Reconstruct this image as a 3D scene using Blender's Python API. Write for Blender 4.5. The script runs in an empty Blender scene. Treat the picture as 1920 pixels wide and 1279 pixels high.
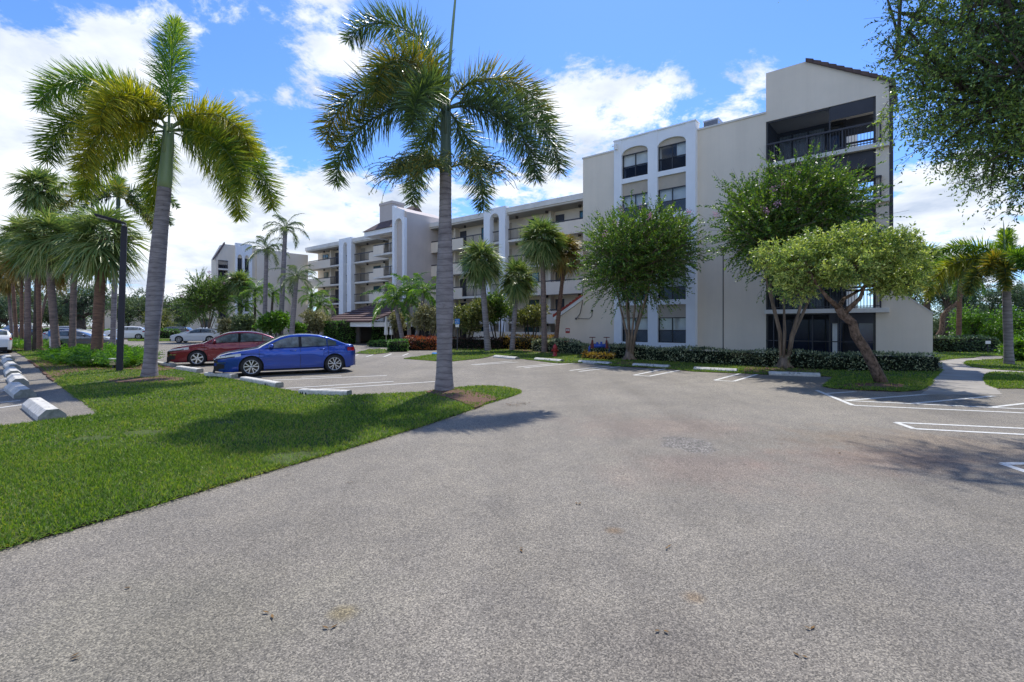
import bpy, math, random
import numpy as np
from math import radians as R, sin, cos, pi
from mathutils import Vector, Matrix

# ------------------------------------------------------------------ camera
F = 920.0; HZ = 608.0; CH = 1.85
scn = bpy.context.scene
col = scn.collection
cd = bpy.data.cameras.new("camera"); cam = bpy.data.objects.new("camera", cd); col.objects.link(cam)
cam.location = (0, 0, CH); cam.rotation_euler = (R(90), 0, 0)
cd.sensor_width = 36; cd.lens = 36 * F / 1920; cd.shift_y = -(639.5 - HZ) / 1920
cd.clip_start = 0.05; cd.clip_end = 3000
scn.camera = cam
scn.view_settings.view_transform = 'Standard'; scn.view_settings.look = 'None'
scn.view_settings.exposure = 1.30; scn.view_settings.gamma = 1
try:
    scn.cycles.max_bounces = 6; scn.cycles.transparent_max_bounces = 16
    scn.cycles.use_denoising = True
    scn.cycles.sample_clamp_indirect = 4
except Exception: pass

def G(px, py):
    Y = F * CH / (py - HZ); return ((px - 960) / F * Y, Y)
def XA(px, Y): return (px - 960) / F * Y
def ZA(py, Y): return CH - (py - HZ) * Y / F
def P3(px, py, Y): return (XA(px, Y), Y, ZA(py, Y))

# ------------------------------------------------------------------ sun and sky
SUN_EL = 60.0; SUN_AZ = 11.0     # azimuth measured from +Y towards +X
sv = Vector((sin(R(SUN_AZ)) * cos(R(SUN_EL)), cos(R(SUN_AZ)) * cos(R(SUN_EL)), sin(R(SUN_EL))))
sd = bpy.data.lights.new("sun", 'SUN'); sun = bpy.data.objects.new("sun", sd); col.objects.link(sun)
sd.energy = 2.15; sd.angle = R(0.6); sd.color = (1.0, 0.955, 0.88)
sun.rotation_euler = (-sv).to_track_quat('-Z', 'Y').to_euler()
w = bpy.data.worlds.new("World"); scn.world = w; w.use_nodes = True
nt = w.node_tree; nt.nodes.clear()
def nd(t, **k):
    n = nt.nodes.new(t)
    for a, b in k.items(): setattr(n, a, b)
    return n
def mth(op, a, b=None, c=None, clamp=False):
    n = nd('ShaderNodeMath', operation=op); n.use_clamp = clamp
    for i, v in enumerate((a, b, c)):
        if v is None: continue
        if isinstance(v, (int, float)): n.inputs[i].default_value = v
        else: nt.links.new(v, n.inputs[i])
    return n.outputs[0]
sky = nd('ShaderNodeTexSky', sky_type='NISHITA'); sky.sun_disc = False
sky.sun_elevation = R(SUN_EL); sky.sun_rotation = R(SUN_AZ)
sky.air_density = 1.0; sky.dust_density = 0.3; sky.ozone_density = 3.0
tc = nd('ShaderNodeTexCoord'); nm = nd('ShaderNodeVectorMath', operation='NORMALIZE')
nt.links.new(tc.outputs['Generated'], nm.inputs[0]); D = nm.outputs[0]
sp = nd('ShaderNodeSeparateXYZ'); nt.links.new(D, sp.inputs[0])
den = mth('ADD', mth('MAXIMUM', sp.outputs[2], 0.0), 0.22)
cx = nd('ShaderNodeCombineXYZ')
nt.links.new(mth('DIVIDE', sp.outputs[0], den), cx.inputs[0])
nt.links.new(mth('DIVIDE', sp.outputs[1], den), cx.inputs[1])
def skynoise(scale, detail, rough, dist=0.0, off=0.0):
    n = nd('ShaderNodeTexNoise'); n.inputs['Scale'].default_value = scale; n.inputs['Detail'].default_value = detail
    n.inputs['Roughness'].default_value = rough; n.inputs['Distortion'].default_value = dist
    a = nd('ShaderNodeVectorMath', operation='ADD'); a.inputs[1].default_value = (off, off * .7, off * .3)
    nt.links.new(cx.outputs[0], a.inputs[0]); nt.links.new(a.outputs[0], n.inputs['Vector'])
    return n.outputs['Fac']
# cloud banks of this sky: bearing and height (as seen over the road), angular radius, strength
BANKS = [(60,160,10,.40),(180,190,8,.36),(30,350,12,.44),(150,80,5,.3),(220,440,11,.40),(420,420,11,.42),(520,330,8,.34),(590,440,10,.42),
         (700,400,9,.36),(640,70,4.5,.36),(560,90,3.2,.26),(500,170,3.4,.2),(460,70,3.4,.2),(610,200,3.2,.3),(560,215,2.6,.26),
         (860,350,7,.3),(1000,370,6,.3),(1090,215,6.5,.5),(1180,195,6,.5),(1060,275,5,.36),(1250,185,3.6,.3),
         (1400,195,3.4,.42),(1380,245,2.6,.3),(1210,3,3,.28),(1520,20,3,.26),(1700,330,3.8,.42),(1830,385,6,.42),(1900,330,4,.34),(1810,470,6,.38),(1690,440,4,.2),
         (300,20,5,.18),(700,120,3.4,.3)]
HOLES = [(75,45,3.6,.5),(500,50,4,.35),(440,230,4,.3),(560,310,4,.3),(700,240,5,.25),(270,30,4,.25),(360,260,3,.2),(1650,300,4,.3),(470,130,4,.3),(640,300,4.2,.28),(545,250,3.6,.34),(760,140,4,.3),(960,320,3,.25),(880,270,4,.3),(380,80,3,.2),(1500,120,12,.3),(1600,350,3,.1),(1000,60,10,.3)]
acc = None
for (px, py, r_, a_) in BANKS + [(h[0], h[1], h[2], -h[3]) for h in HOLES]:
    v = Vector(((px - 960) / F, 1, (HZ - py) / F)).normalized()
    dt = nd('ShaderNodeVectorMath', operation='DOT_PRODUCT'); nt.links.new(D, dt.inputs[0]); dt.inputs[1].default_value = v
    k = 0.9 / (1 - cos(R(r_)))
    e = mth('EXPONENT', mth('MULTIPLY_ADD', dt.outputs['Value'], k, -k))
    acc = mth('MULTIPLY_ADD', e, a_, acc if acc is not None else 0.0)
f1 = skynoise(2.3, 10, .66, .25, 3.1); f2 = skynoise(7.5, 8, .65, .4, 9.0)
fb = mth('ADD', mth('MULTIPLY_ADD', f2, .6, mth('MULTIPLY', f1, 1.35)), -.395)
up = mth('MULTIPLY', mth('SUBTRACT', 0.0, sp.outputs[1], clamp=True), 0.25)   # more cloud behind the viewer
m0 = mth('ADD', mth('ADD', fb, mth('MULTIPLY', acc, .40)), up)
mr = nd('ShaderNodeMapRange', interpolation_type='SMOOTHSTEP'); mr.inputs['From Min'].default_value = .68; mr.inputs['From Max'].default_value = .86
nt.links.new(m0, mr.inputs['Value'])
shn = nd('ShaderNodeMapRange'); shn.inputs['From Min'].default_value = .3; shn.inputs['From Max'].default_value = .7
nt.links.new(skynoise(3.0, 6, .55, .2, 14.0), shn.inputs['Value'])
cc = nd('ShaderNodeMix', data_type='RGBA'); nt.links.new(shn.outputs[0], cc.inputs['Factor'])
CLD = 1.0
cc.inputs[6].default_value = (2.3, 2.7, 3.4, 1); cc.inputs[7].default_value = (5.1, 5.2, 5.35, 1)
tint = nd('ShaderNodeMix', data_type='RGBA', blend_type='MULTIPLY'); tint.inputs['Factor'].default_value = 1
nt.links.new(sky.outputs[0], tint.inputs[6]); tint.inputs[7].default_value = (.40, .57, .86, 1)
mx = nd('ShaderNodeMix', data_type='RGBA')
nt.links.new(mr.outputs[0], mx.inputs['Factor']); nt.links.new(tint.outputs[2], mx.inputs[6]); nt.links.new(cc.outputs[2], mx.inputs[7])
bg = nd('ShaderNodeBackground'); bg.inputs['Strength'].default_value = 0.105
nt.links.new(mx.outputs[2], bg.inputs['Color']); ow = nd('ShaderNodeOutputWorld'); nt.links.new(bg.outputs[0], ow.inputs[0])

# ------------------------------------------------------------------ materials
def newmat(name):
    m = bpy.data.materials.new(name); m.use_nodes = True
    t = m.node_tree; t.nodes.clear()
    return m, t
def N(t, typ, ins=None, **k):
    n = t.nodes.new(typ)
    for a, b in k.items(): setattr(n, a, b)
    for a, b in (ins or {}).items():
        if isinstance(b, bpy.types.NodeSocket): t.links.new(b, n.inputs[a])
        else: n.inputs[a].default_value = b
    return n
def c4(c): return (c[0], c[1], c[2], 1)
def ramp(t, fac, stops):
    n = t.nodes.new('ShaderNodeValToRGB'); t.links.new(fac, n.inputs[0])
    els = n.color_ramp.elements
    while len(els) < len(stops): els.new(.5)
    for e, (p, c) in zip(els, stops): e.position = p; e.color = c4(c)
    return n.outputs[0]
def surf(name, c1, c2=None, scale=3.0, rough=.7, bump=.1, bscale=40, metal=0, spec=.5, coat=0, stretch=None, streak=0, rings=0):
    """a painted / stone surface with mottling and bump"""
    m, t = newmat(name); c2 = c2 or tuple(x * .82 for x in c1)
    tcn = N(t, 'ShaderNodeTexCoord'); v = tcn.outputs['Object']
    if stretch:
        v = N(t, 'ShaderNodeMapping', {0: v, 3: stretch}).outputs[0]
    n1 = N(t, 'ShaderNodeTexNoise', {'Vector': v, 'Scale': scale, 'Detail': 8, 'Roughness': .62})
    colr = ramp(t, n1.outputs['Fac'], [(.32, c2), (.62, c1)])
    if streak:
        mp = N(t, 'ShaderNodeMapping', {0: tcn.outputs['Object'], 3: (2.2, 2.2, .12)})
        n3 = N(t, 'ShaderNodeTexNoise', {'Vector': mp.outputs[0], 'Scale': .45, 'Detail': 9, 'Roughness': .72})
        k = ramp(t, n3.outputs['Fac'], [(.36, (1 - streak,) * 3), (.56, (1, 1, 1))])
        mm = N(t, 'ShaderNodeMix', data_type='RGBA', blend_type='MULTIPLY'); mm.inputs[0].default_value = 1
        t.links.new(colr, mm.inputs[6]); t.links.new(k, mm.inputs[7]); colr = mm.outputs[2]
    if rings:
        wv = N(t, 'ShaderNodeTexWave', {'Vector': tcn.outputs['Object'], 'Scale': 1.9, 'Distortion': 5.0, 'Detail': 4.0, 'Detail Scale': .8}, bands_direction='Z')
        k = ramp(t, wv.outputs['Fac'], [(0, (1 - rings,) * 3), (.16, (1, 1, 1))])
        mm = N(t, 'ShaderNodeMix', data_type='RGBA', blend_type='MULTIPLY'); mm.inputs[0].default_value = 1
        t.links.new(colr, mm.inputs[6]); t.links.new(k, mm.inputs[7]); colr = mm.outputs[2]
        n5 = N(t, 'ShaderNodeTexNoise', {'Vector': tcn.outputs['Object'], 'Scale': 7.0, 'Detail': 6, 'Roughness': .7})
        k = ramp(t, n5.outputs['Fac'], [(.30, (.45,) * 3), (.38, (1, 1, 1))])
        mm = N(t, 'ShaderNodeMix', data_type='RGBA', blend_type='MULTIPLY'); mm.inputs[0].default_value = .8
        t.links.new(colr, mm.inputs[6]); t.links.new(k, mm.inputs[7]); colr = mm.outputs[2]
    b = N(t, 'ShaderNodeBsdfPrincipled', {'Base Color': colr, 'Roughness': rough, 'Metallic': metal, 'Specular IOR Level': spec if rough < .88 else .12, 'Coat Weight': coat})
    if bump:
        n2 = N(t, 'ShaderNodeTexNoise', {'Vector': v, 'Scale': bscale, 'Detail': 5})
        bp = N(t, 'ShaderNodeBump', {'Height': n2.outputs['Fac'], 'Strength': bump, 'Distance': .02})
        t.links.new(bp.outputs[0], b.inputs['Normal'])
    o = N(t, 'ShaderNodeOutputMaterial', {0: b.outputs[0]})
    return m
def leafmat(name, cols, trans=.35, rough=.45, tcol=None, nscale=.6, spec=.4):
    """leaves: colour differs leaf by leaf and in patches; some light passes through"""
    m, t = newmat(name)
    geo = N(t, 'ShaderNodeNewGeometry'); tcn = N(t, 'ShaderNodeTexCoord')
    n1 = N(t, 'ShaderNodeTexNoise', {'Vector': tcn.outputs['Object'], 'Scale': nscale, 'Detail': 3})
    a = N(t, 'ShaderNodeMath', {0: geo.outputs['Random Per Island'], 1: .85}, operation='MULTIPLY')  # wide spread between leaves also imitates highlights and dark gaps
    b = N(t, 'ShaderNodeMath', {0: n1.outputs['Fac'], 1: 1.2, 2: -.55}, operation='MULTIPLY_ADD')
    s = N(t, 'ShaderNodeMath', {0: a.outputs[0], 1: b.outputs[0]}, operation='ADD')
    n = len(cols)
    c = ramp(t, s.outputs[0], [((i + .15) / (n - .7), cc_) for i, cc_ in enumerate(cols)])
    pb = N(t, 'ShaderNodeBsdfPrincipled', {'Base Color': c, 'Roughness': rough, 'Specular IOR Level': spec})
    tm = N(t, 'ShaderNodeMix', data_type='RGBA', blend_type='MULTIPLY'); tm.inputs[0].default_value = 1
    t.links.new(c, tm.inputs[6]); tm.inputs[7].default_value = c4(tcol or (1.9, 1.7, .5))
    tb = N(t, 'ShaderNodeBsdfTranslucent', {'Color': tm.outputs[2]})
    mxs = N(t, 'ShaderNodeMixShader', {0: trans, 1: pb.outputs[0], 2: tb.outputs[0]})
    N(t, 'ShaderNodeOutputMaterial', {0: mxs.outputs[0]})
    return m
M = {}
M['wall'] = surf('wall_stucco', (.80, .715, .595), (.74, .665, .555), .5, .89, .35, 60, streak=.05)
M['wallgrey'] = surf('wall_stucco_grey', (.58, .52, .48), (.53, .475, .44), .7, .89, .3, 60, streak=.05)
M['infill'] = surf('infill_panel', (.48, .42, .34), (.43, .38, .31), 2, .85, .15, 60)
M['white'] = surf('white_stucco', (.84, .87, .90), (.78, .81, .84), .9, .8, .2, 60, streak=0)
M['slab'] = surf('slab_paint', (.74, .72, .67), (.62, .60, .55), 1.2, .8, .2, 60)
M['railing'] = surf('dark_metal', (.045, .045, .055), (.03, .03, .038), 5, .5, 0)
M['frame'] = surf('bronze_frame', (.03, .028, .028), (.02, .02, .02), 5, .4, 0)
M['dark'] = surf('unlit_interior', (.02, .022, .028), (.012, .013, .016), 1, .8, 0)  # near black stands in for unlit rooms and shade under the canopy
M['shade'] = surf('blind_and_shade', (.055, .058, .07), (.045, .048, .06), 1, .8, 0)  # dark tone shared by roller blinds and painted balcony shade
M['ceiling'] = surf('gallery_ceiling', (.42, .40, .36), None, 1, .9, .05)
M['tile'] = surf('roof_tile', (.11, .055, .048), (.06, .035, .034), 3, .8, .3, 30)
M['tiledark'] = surf('roof_tile_dark', (.13, .085, .075), (.07, .05, .05), 3, .85, .3, 30)
M['tilered'] = surf('red_tile', (.42, .07, .045), (.3, .05, .035), 6, .7, .2, 30)
M['bark_grey'] = surf('palm_bark_grey', (.31, .285, .285), (.18, .16, .165), 2.2, .9, .5, 18, stretch=(1, 1, 3.5), rings=.30)
M['bark_brown'] = surf('palm_bark_brown', (.24, .145, .10), (.10, .065, .055), 4, .95, .9, 12, stretch=(1, 1, 5))
M['bark_sabal'] = surf('palm_bark_weathered', (.27, .20, .17), (.13, .105, .095), 3, .95, .9, 12, stretch=(1, 1, 5))
M['bark_tan'] = surf('crape_bark', (.30, .22, .155), (.12, .085, .06), 5, .8, .4, 14, stretch=(1, 1, .35))
M['bark_rough'] = surf('rough_bark', (.25, .175, .13), (.035, .025, .02), 13, .95, 1.0, 22, stretch=(1, 1, .6))
M['bark_dark'] = surf('dark_bark', (.10, .085, .07), (.05, .04, .035), 5, .95, .6, 18)
M['shaft'] = surf('crownshaft', (.25, .34, .16), (.17, .25, .12), 2, .45, .1, 10, stretch=(1, 1, .3))
M['shaftdark'] = surf('crownshaft_dark', (.10, .15, .10), (.07, .11, .08), 2, .45, .1, 10, stretch=(1, 1, .3))
M['mulch'] = surf('mulch', (.20, .12, .085), (.075, .045, .035), 26, .95, 1.0, 60)
M['concrete'] = surf('wheelstop_concrete', (.62, .60, .55), (.36, .35, .31), 9, .85, .3, 50)
M['concrete_end'] = surf('end_shade_concrete', (.34, .34, .30), (.18, .19, .16), 8, .9, .5, 40)  # darker concrete; shade of the stop ends is painted in
M['bluepaint'] = surf('blue_paint', (.05, .22, .55), (.04, .17, .42), 8, .6, .1)
M['paintline'] = surf('line_paint', (.66, .66, .63), (.36, .35, .32), 22, .75, .2, 60)
M['black'] = surf('black_rubber', (.018, .018, .02), (.012, .012, .014), 8, .75, .1)
M['blackgloss'] = surf('black_gloss', (.012, .012, .014), None, 3, .15, 0)
M['pole'] = surf('lamp_black', (.012, .012, .028), (.009, .009, .02), 4, .45, .05)
M['alu'] = surf('alloy', (.62, .63, .65), (.55, .56, .58), 4, .28, 0, metal=.9)
M['chrome'] = surf('chrome', (.8, .8, .82), None, 4, .12, 0, metal=1)
M['red'] = surf('red_paint', (.42, .03, .025), (.30, .02, .02), 6, .45, .1)
M['rust'] = surf('rusty_valve', (.20, .05, .035), (.10, .03, .025), 14, .8, .4)
M['bluepipe'] = surf('blue_pipe', (.04, .10, .48), (.03, .08, .36), 6, .45, .1)
M['taillight'] = surf('tail_lamp', (.35, .01, .01), None, 3, .15, 0)
M['lamplens'] = surf('lamp_lens', (.75, .77, .78), (.55, .57, .6), 20, .1, 0)
M['white_plain'] = surf('white_plain', (.82, .82, .80), None, 3, .6, 0)
M['flower'] = leafmat('pink_flowers', [(0.42, 0.24, 0.36), (0.52, 0.34, 0.45), (0.62, 0.46, 0.55)], .3, .6, (1.2, 1, 1.1))
def glassmat(name, tint, refl, refl_rough=.03, op=.35):
    m, t = newmat(name)
    tr = N(t, 'ShaderNodeBsdfTransparent', {0: c4(tint)}); gl = N(t, 'ShaderNodeBsdfGlossy', {0: (.9, .95, 1, 1), 1: refl_rough})
    lw = N(t, 'ShaderNodeLayerWeight', {0: .5}); pw = N(t, 'ShaderNodeMath', {0: lw.outputs['Facing'], 1: 5.0}, operation='POWER')
    ad = N(t, 'ShaderNodeMath', {0: pw.outputs[0], 1: .85, 2: .05 + refl}, operation='MULTIPLY_ADD'); ad.use_clamp = True
    mxs = N(t, 'ShaderNodeMixShader', {0: ad.outputs[0], 1: tr.outputs[0], 2: gl.outputs[0]})
    N(t, 'ShaderNodeOutputMaterial', {0: mxs.outputs[0]}); return m
M['glass'] = glassmat('window_glass', (.82, .86, .88), .0)
M['glassdark'] = surf('dark_glass', (.025, .04, .05), (.015, .02, .03), .8, .08, 0, spec=.8)
M['tealglass'] = surf('teal_glass', (.02, .11, .11), (.015, .04, .05), .6, .08, 0, spec=.8)
M['glassblue'] = surf('dark_blue_glass', (.02, .045, .13), (.01, .015, .04), .7, .1, 0, spec=.7)  # dark blue of the patio doors and their bluish curtain
M['carglass'] = surf('car_glass', (.10, .125, .14), (.025, .03, .035), 2.2, .03, 0, spec=1.0, coat=1)
M['carglass_side'] = surf('car_side_glass', (.14, .18, .19), (.015, .02, .024), 3.2, .06, 0, spec=.9)  # paler mottling paints reflections into the opaque glass
M['curtain'] = surf('curtain', (.86, .87, .84), (.74, .76, .74), 3, .9, 0)
M['screen'] = glassmat('insect_screen', (.42, .45, .50), -.04, .5)
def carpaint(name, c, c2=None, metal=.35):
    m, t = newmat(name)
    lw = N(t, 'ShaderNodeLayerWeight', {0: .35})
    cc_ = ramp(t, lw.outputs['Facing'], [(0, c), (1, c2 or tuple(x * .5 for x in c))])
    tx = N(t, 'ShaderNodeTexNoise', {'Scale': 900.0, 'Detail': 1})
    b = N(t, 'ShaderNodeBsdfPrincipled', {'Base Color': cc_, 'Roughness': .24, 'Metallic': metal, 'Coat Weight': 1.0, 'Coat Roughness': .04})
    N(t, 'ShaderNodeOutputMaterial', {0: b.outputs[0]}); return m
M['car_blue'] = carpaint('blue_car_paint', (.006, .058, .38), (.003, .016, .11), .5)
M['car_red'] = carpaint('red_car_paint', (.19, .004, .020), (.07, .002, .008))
M['car_white'] = carpaint('white_car_paint', (.78, .79, .80), (.6, .62, .64), 0)
M['car_silver'] = carpaint('silver_car_paint', (.42, .45, .48), (.25, .27, .3), .5)
M['car_grey'] = carpaint('grey_car_paint', (.16, .19, .23), (.08, .09, .11), .5)
M['car_black'] = carpaint('black_car_paint', (.02, .024, .03), (.01, .01, .015), .2)

# palms
M['frond_green'] = leafmat('foxtail_green', [(0.057, 0.1423, 0.0414), (0.1295, 0.2717, 0.0517), (0.2846, 0.3881, 0.0517)], .30, .4, (2.2, 1.9, .35))
M['frond_yellow'] = leafmat('foxtail_yellow', [(0.13, 0.182, 0.0325), (0.351, 0.364, 0.0455), (0.598, 0.494, 0.0455)], .34, .42, (1.35, 1.45, .4))
M['frond_mixed'] = leafmat('foxtail_mixed', [(0.069, 0.1502, 0.036), (0.1842, 0.273, 0.0441), (0.4605, 0.4641, 0.0441)], .32, .42, (1.6, 1.6, .4))
M['frond_dark'] = leafmat('foxtail_dark', [(0.0551, 0.0979, 0.0532), (0.1034, 0.1774, 0.0728), (0.1894, 0.2755, 0.0728)], .2, .4, (1.8, 1.7, .6))
M['frond_tips'] = leafmat('foxtail_ochre', [(0.07, 0.1289, 0.0493), (0.1615, 0.2193, 0.0493), (0.4574, 0.3352, 0.0448)], .24, .42, (1.5, 1.5, .5))
M['fan'] = leafmat('sabal_fan', [(0.0883, 0.1552, 0.0586), (0.1888, 0.266, 0.0921), (0.403, 0.4212, 0.1841)], .22, .38, (1.5, 1.6, .6), .9, .25)
M['fan_yellow'] = leafmat('sabal_fan_old', [(0.1046, 0.1271, 0.0448), (0.2541, 0.2242, 0.0598), (0.3887, 0.2691, 0.0822)], .22, .45, (1.5, 1.3, .5), .9)
M['queen'] = leafmat('queen_fronds', [(0.0819, 0.1183, 0.0728), (0.1638, 0.2184, 0.1092), (0.273, 0.3276, 0.1638)], .22, .45, (1.5, 1.6, .7), .7)
M['areca'] = leafmat('areca_fronds', [(0.0612, 0.1487, 0.0438), (0.1313, 0.2625, 0.0525), (0.28, 0.385, 0.0788)], .3, .4, (1.7, 1.8, .5), .7)
M['leaf_crape'] = leafmat('crape_leaves', [(0.0324, 0.0872, 0.0221), (0.0865, 0.1742, 0.0348), (0.2295, 0.3236, 0.0473)], .25, .4, (1.8, 1.9, .5), .9)
M['leaf_variegated'] = leafmat('variegated_leaves', [(0.0997, 0.1882, 0.0565), (0.3324, 0.4328, 0.1131), (0.6981, 0.7526, 0.2424)], .28, .45, (1.5, 1.5, .6), 1.4)
M['leaf_oak'] = leafmat('oak_leaves', [(0.0417, 0.0916, 0.0373), (0.1083, 0.1999, 0.0672), (0.354, 0.4791, 0.1121)], .35, .35, (1.9, 1.8, .5), .8)
M['leaf_far'] = leafmat('far_leaves', [(0.0504, 0.084, 0.0437), (0.1176, 0.168, 0.0756), (0.2352, 0.2856, 0.1176)], .2, .5, (1.5, 1.6, .6), .35)
M['leaf_fardark'] = leafmat('far_dark_leaves', [(0.0355, 0.0659, 0.0456), (0.0759, 0.1266, 0.0709), (0.1519, 0.2279, 0.1013)], .2, .5, (1.5, 1.6, .6), .35)
M['leaf_bright'] = leafmat('bright_leaves', [(0.0438, 0.1063, 0.0187), (0.1, 0.2125, 0.025), (0.2125, 0.3625, 0.0375)], .35, .45, (1.6, 1.8, .4), .5)
M['leaf_beige'] = leafmat('beige_shrub', [(0.12, 0.132, 0.06), (0.288, 0.288, 0.144), (0.504, 0.456, 0.264)], .25, .55, (1.3, 1.3, .7), .9)
M['leaf_olive'] = leafmat('olive_shrub', [(0.0467, 0.0747, 0.0244), (0.1495, 0.1869, 0.0488), (0.4111, 0.3925, 0.13)], .25, .5, (1.5, 1.5, .5), .9)
M['leaf_hedge'] = leafmat('hedge_leaves', [(0.0448, 0.0673, 0.0404), (0.1458, 0.1907, 0.101), (0.6055, 0.6279, 0.3812)], .15, .5, (1.4, 1.4, .6), 2.2)
M['leaf_topiary'] = leafmat('topiary_leaves', [(0.0302, 0.0882, 0.0202), (0.0756, 0.189, 0.0302), (0.1764, 0.3276, 0.0504)], .2, .5, (1.5, 1.7, .4), 1.5)
M['leaf_croton'] = leafmat('croton_red', [(.09, .02, .015), (.33, .07, .02), (.48, .20, .03)], .2, .45, (1.3, 1.0, .5), 1.4)
M['leaf_crotony'] = leafmat('croton_yellow', [(.10, .04, .015), (.45, .27, .03), (.60, .44, .05)], .2, .45, (1.3, 1.1, .5), 1.4)
M['leaf_maroon'] = leafmat('maroon_shrub', [(.018, .014, .012), (.05, .022, .02), (.10, .05, .03)], .2, .5, (1.3, 1.1, .6), 1.4)
M['fern'] = leafmat('fern_fronds', [(0.0375, 0.1125, 0.015), (0.1063, 0.2375, 0.025), (0.2375, 0.4, 0.0375)], .35, .45, (1.5, 1.7, .4), .9)
M['grass'] = leafmat('lawn_blades', [(0.0636, 0.1191, 0.0219), (0.1155, 0.2098, 0.0319), (0.2021, 0.2892, 0.0499), (0.3003, 0.2835, 0.0997)], .35, .55, (1.5, 1.6, .4), .45, .25)
M['grassbed'] = surf('lawn_soil', (.085, .12, .035), (.05, .06, .025), 9, .95, .6, 90)
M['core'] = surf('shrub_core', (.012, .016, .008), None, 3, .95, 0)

# ------------------------------------------------------------------ mesh helpers
class MB:
    def __init__(s): s.v = []; s.f = []; s.m = []; s.sm = []
    def add(s, vs, fs, mi=0, sm=False):
        o = len(s.v); s.v += [tuple(v) for v in vs]
        for f in fs: s.f.append(tuple(i + o for i in f)); s.m.append(mi); s.sm.append(sm)
    def box(s, x0, x1, y0, y1, z0, z1, mi=0):
        x0, x1 = min(x0, x1), max(x0, x1); y0, y1 = min(y0, y1), max(y0, y1); z0, z1 = min(z0, z1), max(z0, z1)
        s.add([(x0,y0,z0),(x1,y0,z0),(x1,y1,z0),(x0,y1,z0),(x0,y0,z1),(x1,y0,z1),(x1,y1,z1),(x0,y1,z1)],
              [(0,3,2,1),(4,5,6,7),(0,1,5,4),(1,2,6,5),(2,3,7,6),(3,0,4,7)], mi)
    def tube(s, pts, rad, n=8, mi=0, sm=True, caps=True):
        pts = [Vector(p) for p in pts]; k = len(pts)
        if not hasattr(rad, '__len__'): rad = [rad] * k
        vs = []; ref = Vector((0.31, .77, .13)).normalized()
        for i, p in enumerate(pts):
            t = (pts[min(i + 1, k - 1)] - pts[max(i - 1, 0)])
            t = t.normalized() if t.length > 1e-9 else Vector((0, 0, 1))
            a = t.cross(ref if abs(t.dot(ref)) < .95 else Vector((1, 0, 0))).normalized(); b = t.cross(a)
            for j in range(n):
                q = 2 * pi * j / n; vs.append(p + (a * cos(q) + b * sin(q)) * rad[i])
        fs = [(i*n+j, i*n+(j+1) % n, (i+1)*n+(j+1) % n, (i+1)*n+j) for i in range(k-1) for j in range(n)]
        if caps: fs += [tuple(range(n))[::-1], tuple(range((k-1)*n, k*n))]
        s.add(vs, fs, mi, sm)
    def lathe(s, prof, n=24, mi=0, axis='z', c=(0,0,0), sm=True):
        vs = []
        for (r, h) in prof:
            for j in range(n):
                q = 2*pi*j/n; a, b = r*cos(q), r*sin(q)
                p = (a, b, h) if axis == 'z' else ((a, h, b) if axis == 'y' else (h, a, b))
                vs.append((p[0]+c[0], p[1]+c[1], p[2]+c[2]))
        k = len(prof)
        s.add(vs, [(i*n+j, i*n+(j+1) % n, (i+1)*n+(j+1) % n, (i+1)*n+j) for i in range(k-1) for j in range(n)], mi, sm)
    def prism(s, poly, fn, a, b, mi=0):
        """poly of (u, v); fn(u, v, w) -> point; extruded from w=a to w=b"""
        n = len(poly); vs = [fn(u, v, a) for u, v in poly] + [fn(u, v, b) for u, v in poly]
        s.add(vs, [tuple(range(n)), tuple(range(n, 2*n))[::-1]] + [(i, i+n, (i+1) % n + n, (i+1) % n) for i in range(n)], mi)
    def build(s, name, mats, parent=None, bevel=0, seg=2, recalc=True):
        me = bpy.data.meshes.new(name); me.from_pydata(s.v, [], s.f)
        if not isinstance(mats, (list, tuple)): mats = [mats]
        for m in mats: me.materials.append(m)
        me.polygons.foreach_set('material_index', s.m); me.polygons.foreach_set('use_smooth', s.sm)
        if recalc:
            import bmesh
            bm = bmesh.new(); bm.from_mesh(me); bmesh.ops.recalc_face_normals(bm, faces=bm.faces); bm.to_mesh(me); bm.free()
        me.update()
        o = bpy.data.objects.new(name, me); col.objects.link(o)
        if parent: o.parent = parent
        if bevel:
            b = o.modifiers.new('bevel', 'BEVEL'); b.width = bevel; b.segments = seg; b.limit_method = 'ANGLE'; b.angle_limit = R(40)
        return o
def npmesh(name, V, Q, mats, parent=None, mi=None, smooth=False):
    me = bpy.data.meshes.new(name); V = np.asarray(V, np.float32); Q = np.asarray(Q, np.int32); k = Q.shape[1]
    me.vertices.add(len(V)); me.vertices.foreach_set('co', V.ravel())
    me.loops.add(Q.size); me.loops.foreach_set('vertex_index', Q.ravel())
    me.polygons.add(len(Q)); me.polygons.foreach_set('loop_start', np.arange(0, Q.size, k, dtype=np.int32))
    try: me.polygons.foreach_set('loop_total', np.full(len(Q), k, np.int32))
    except Exception: pass
    if not isinstance(mats, (list, tuple)): mats = [mats]
    for m in mats: me.materials.append(m)
    if mi is not None: me.polygons.foreach_set('material_index', np.asarray(mi, np.int32))
    me.update(calc_edges=True); me.validate()
    o = bpy.data.objects.new(name, me); col.objects.link(o)
    if parent: o.parent = parent
    return o
def unit(a): return a / np.maximum(np.linalg.norm(a, axis=-1, keepdims=True), 1e-9)
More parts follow.
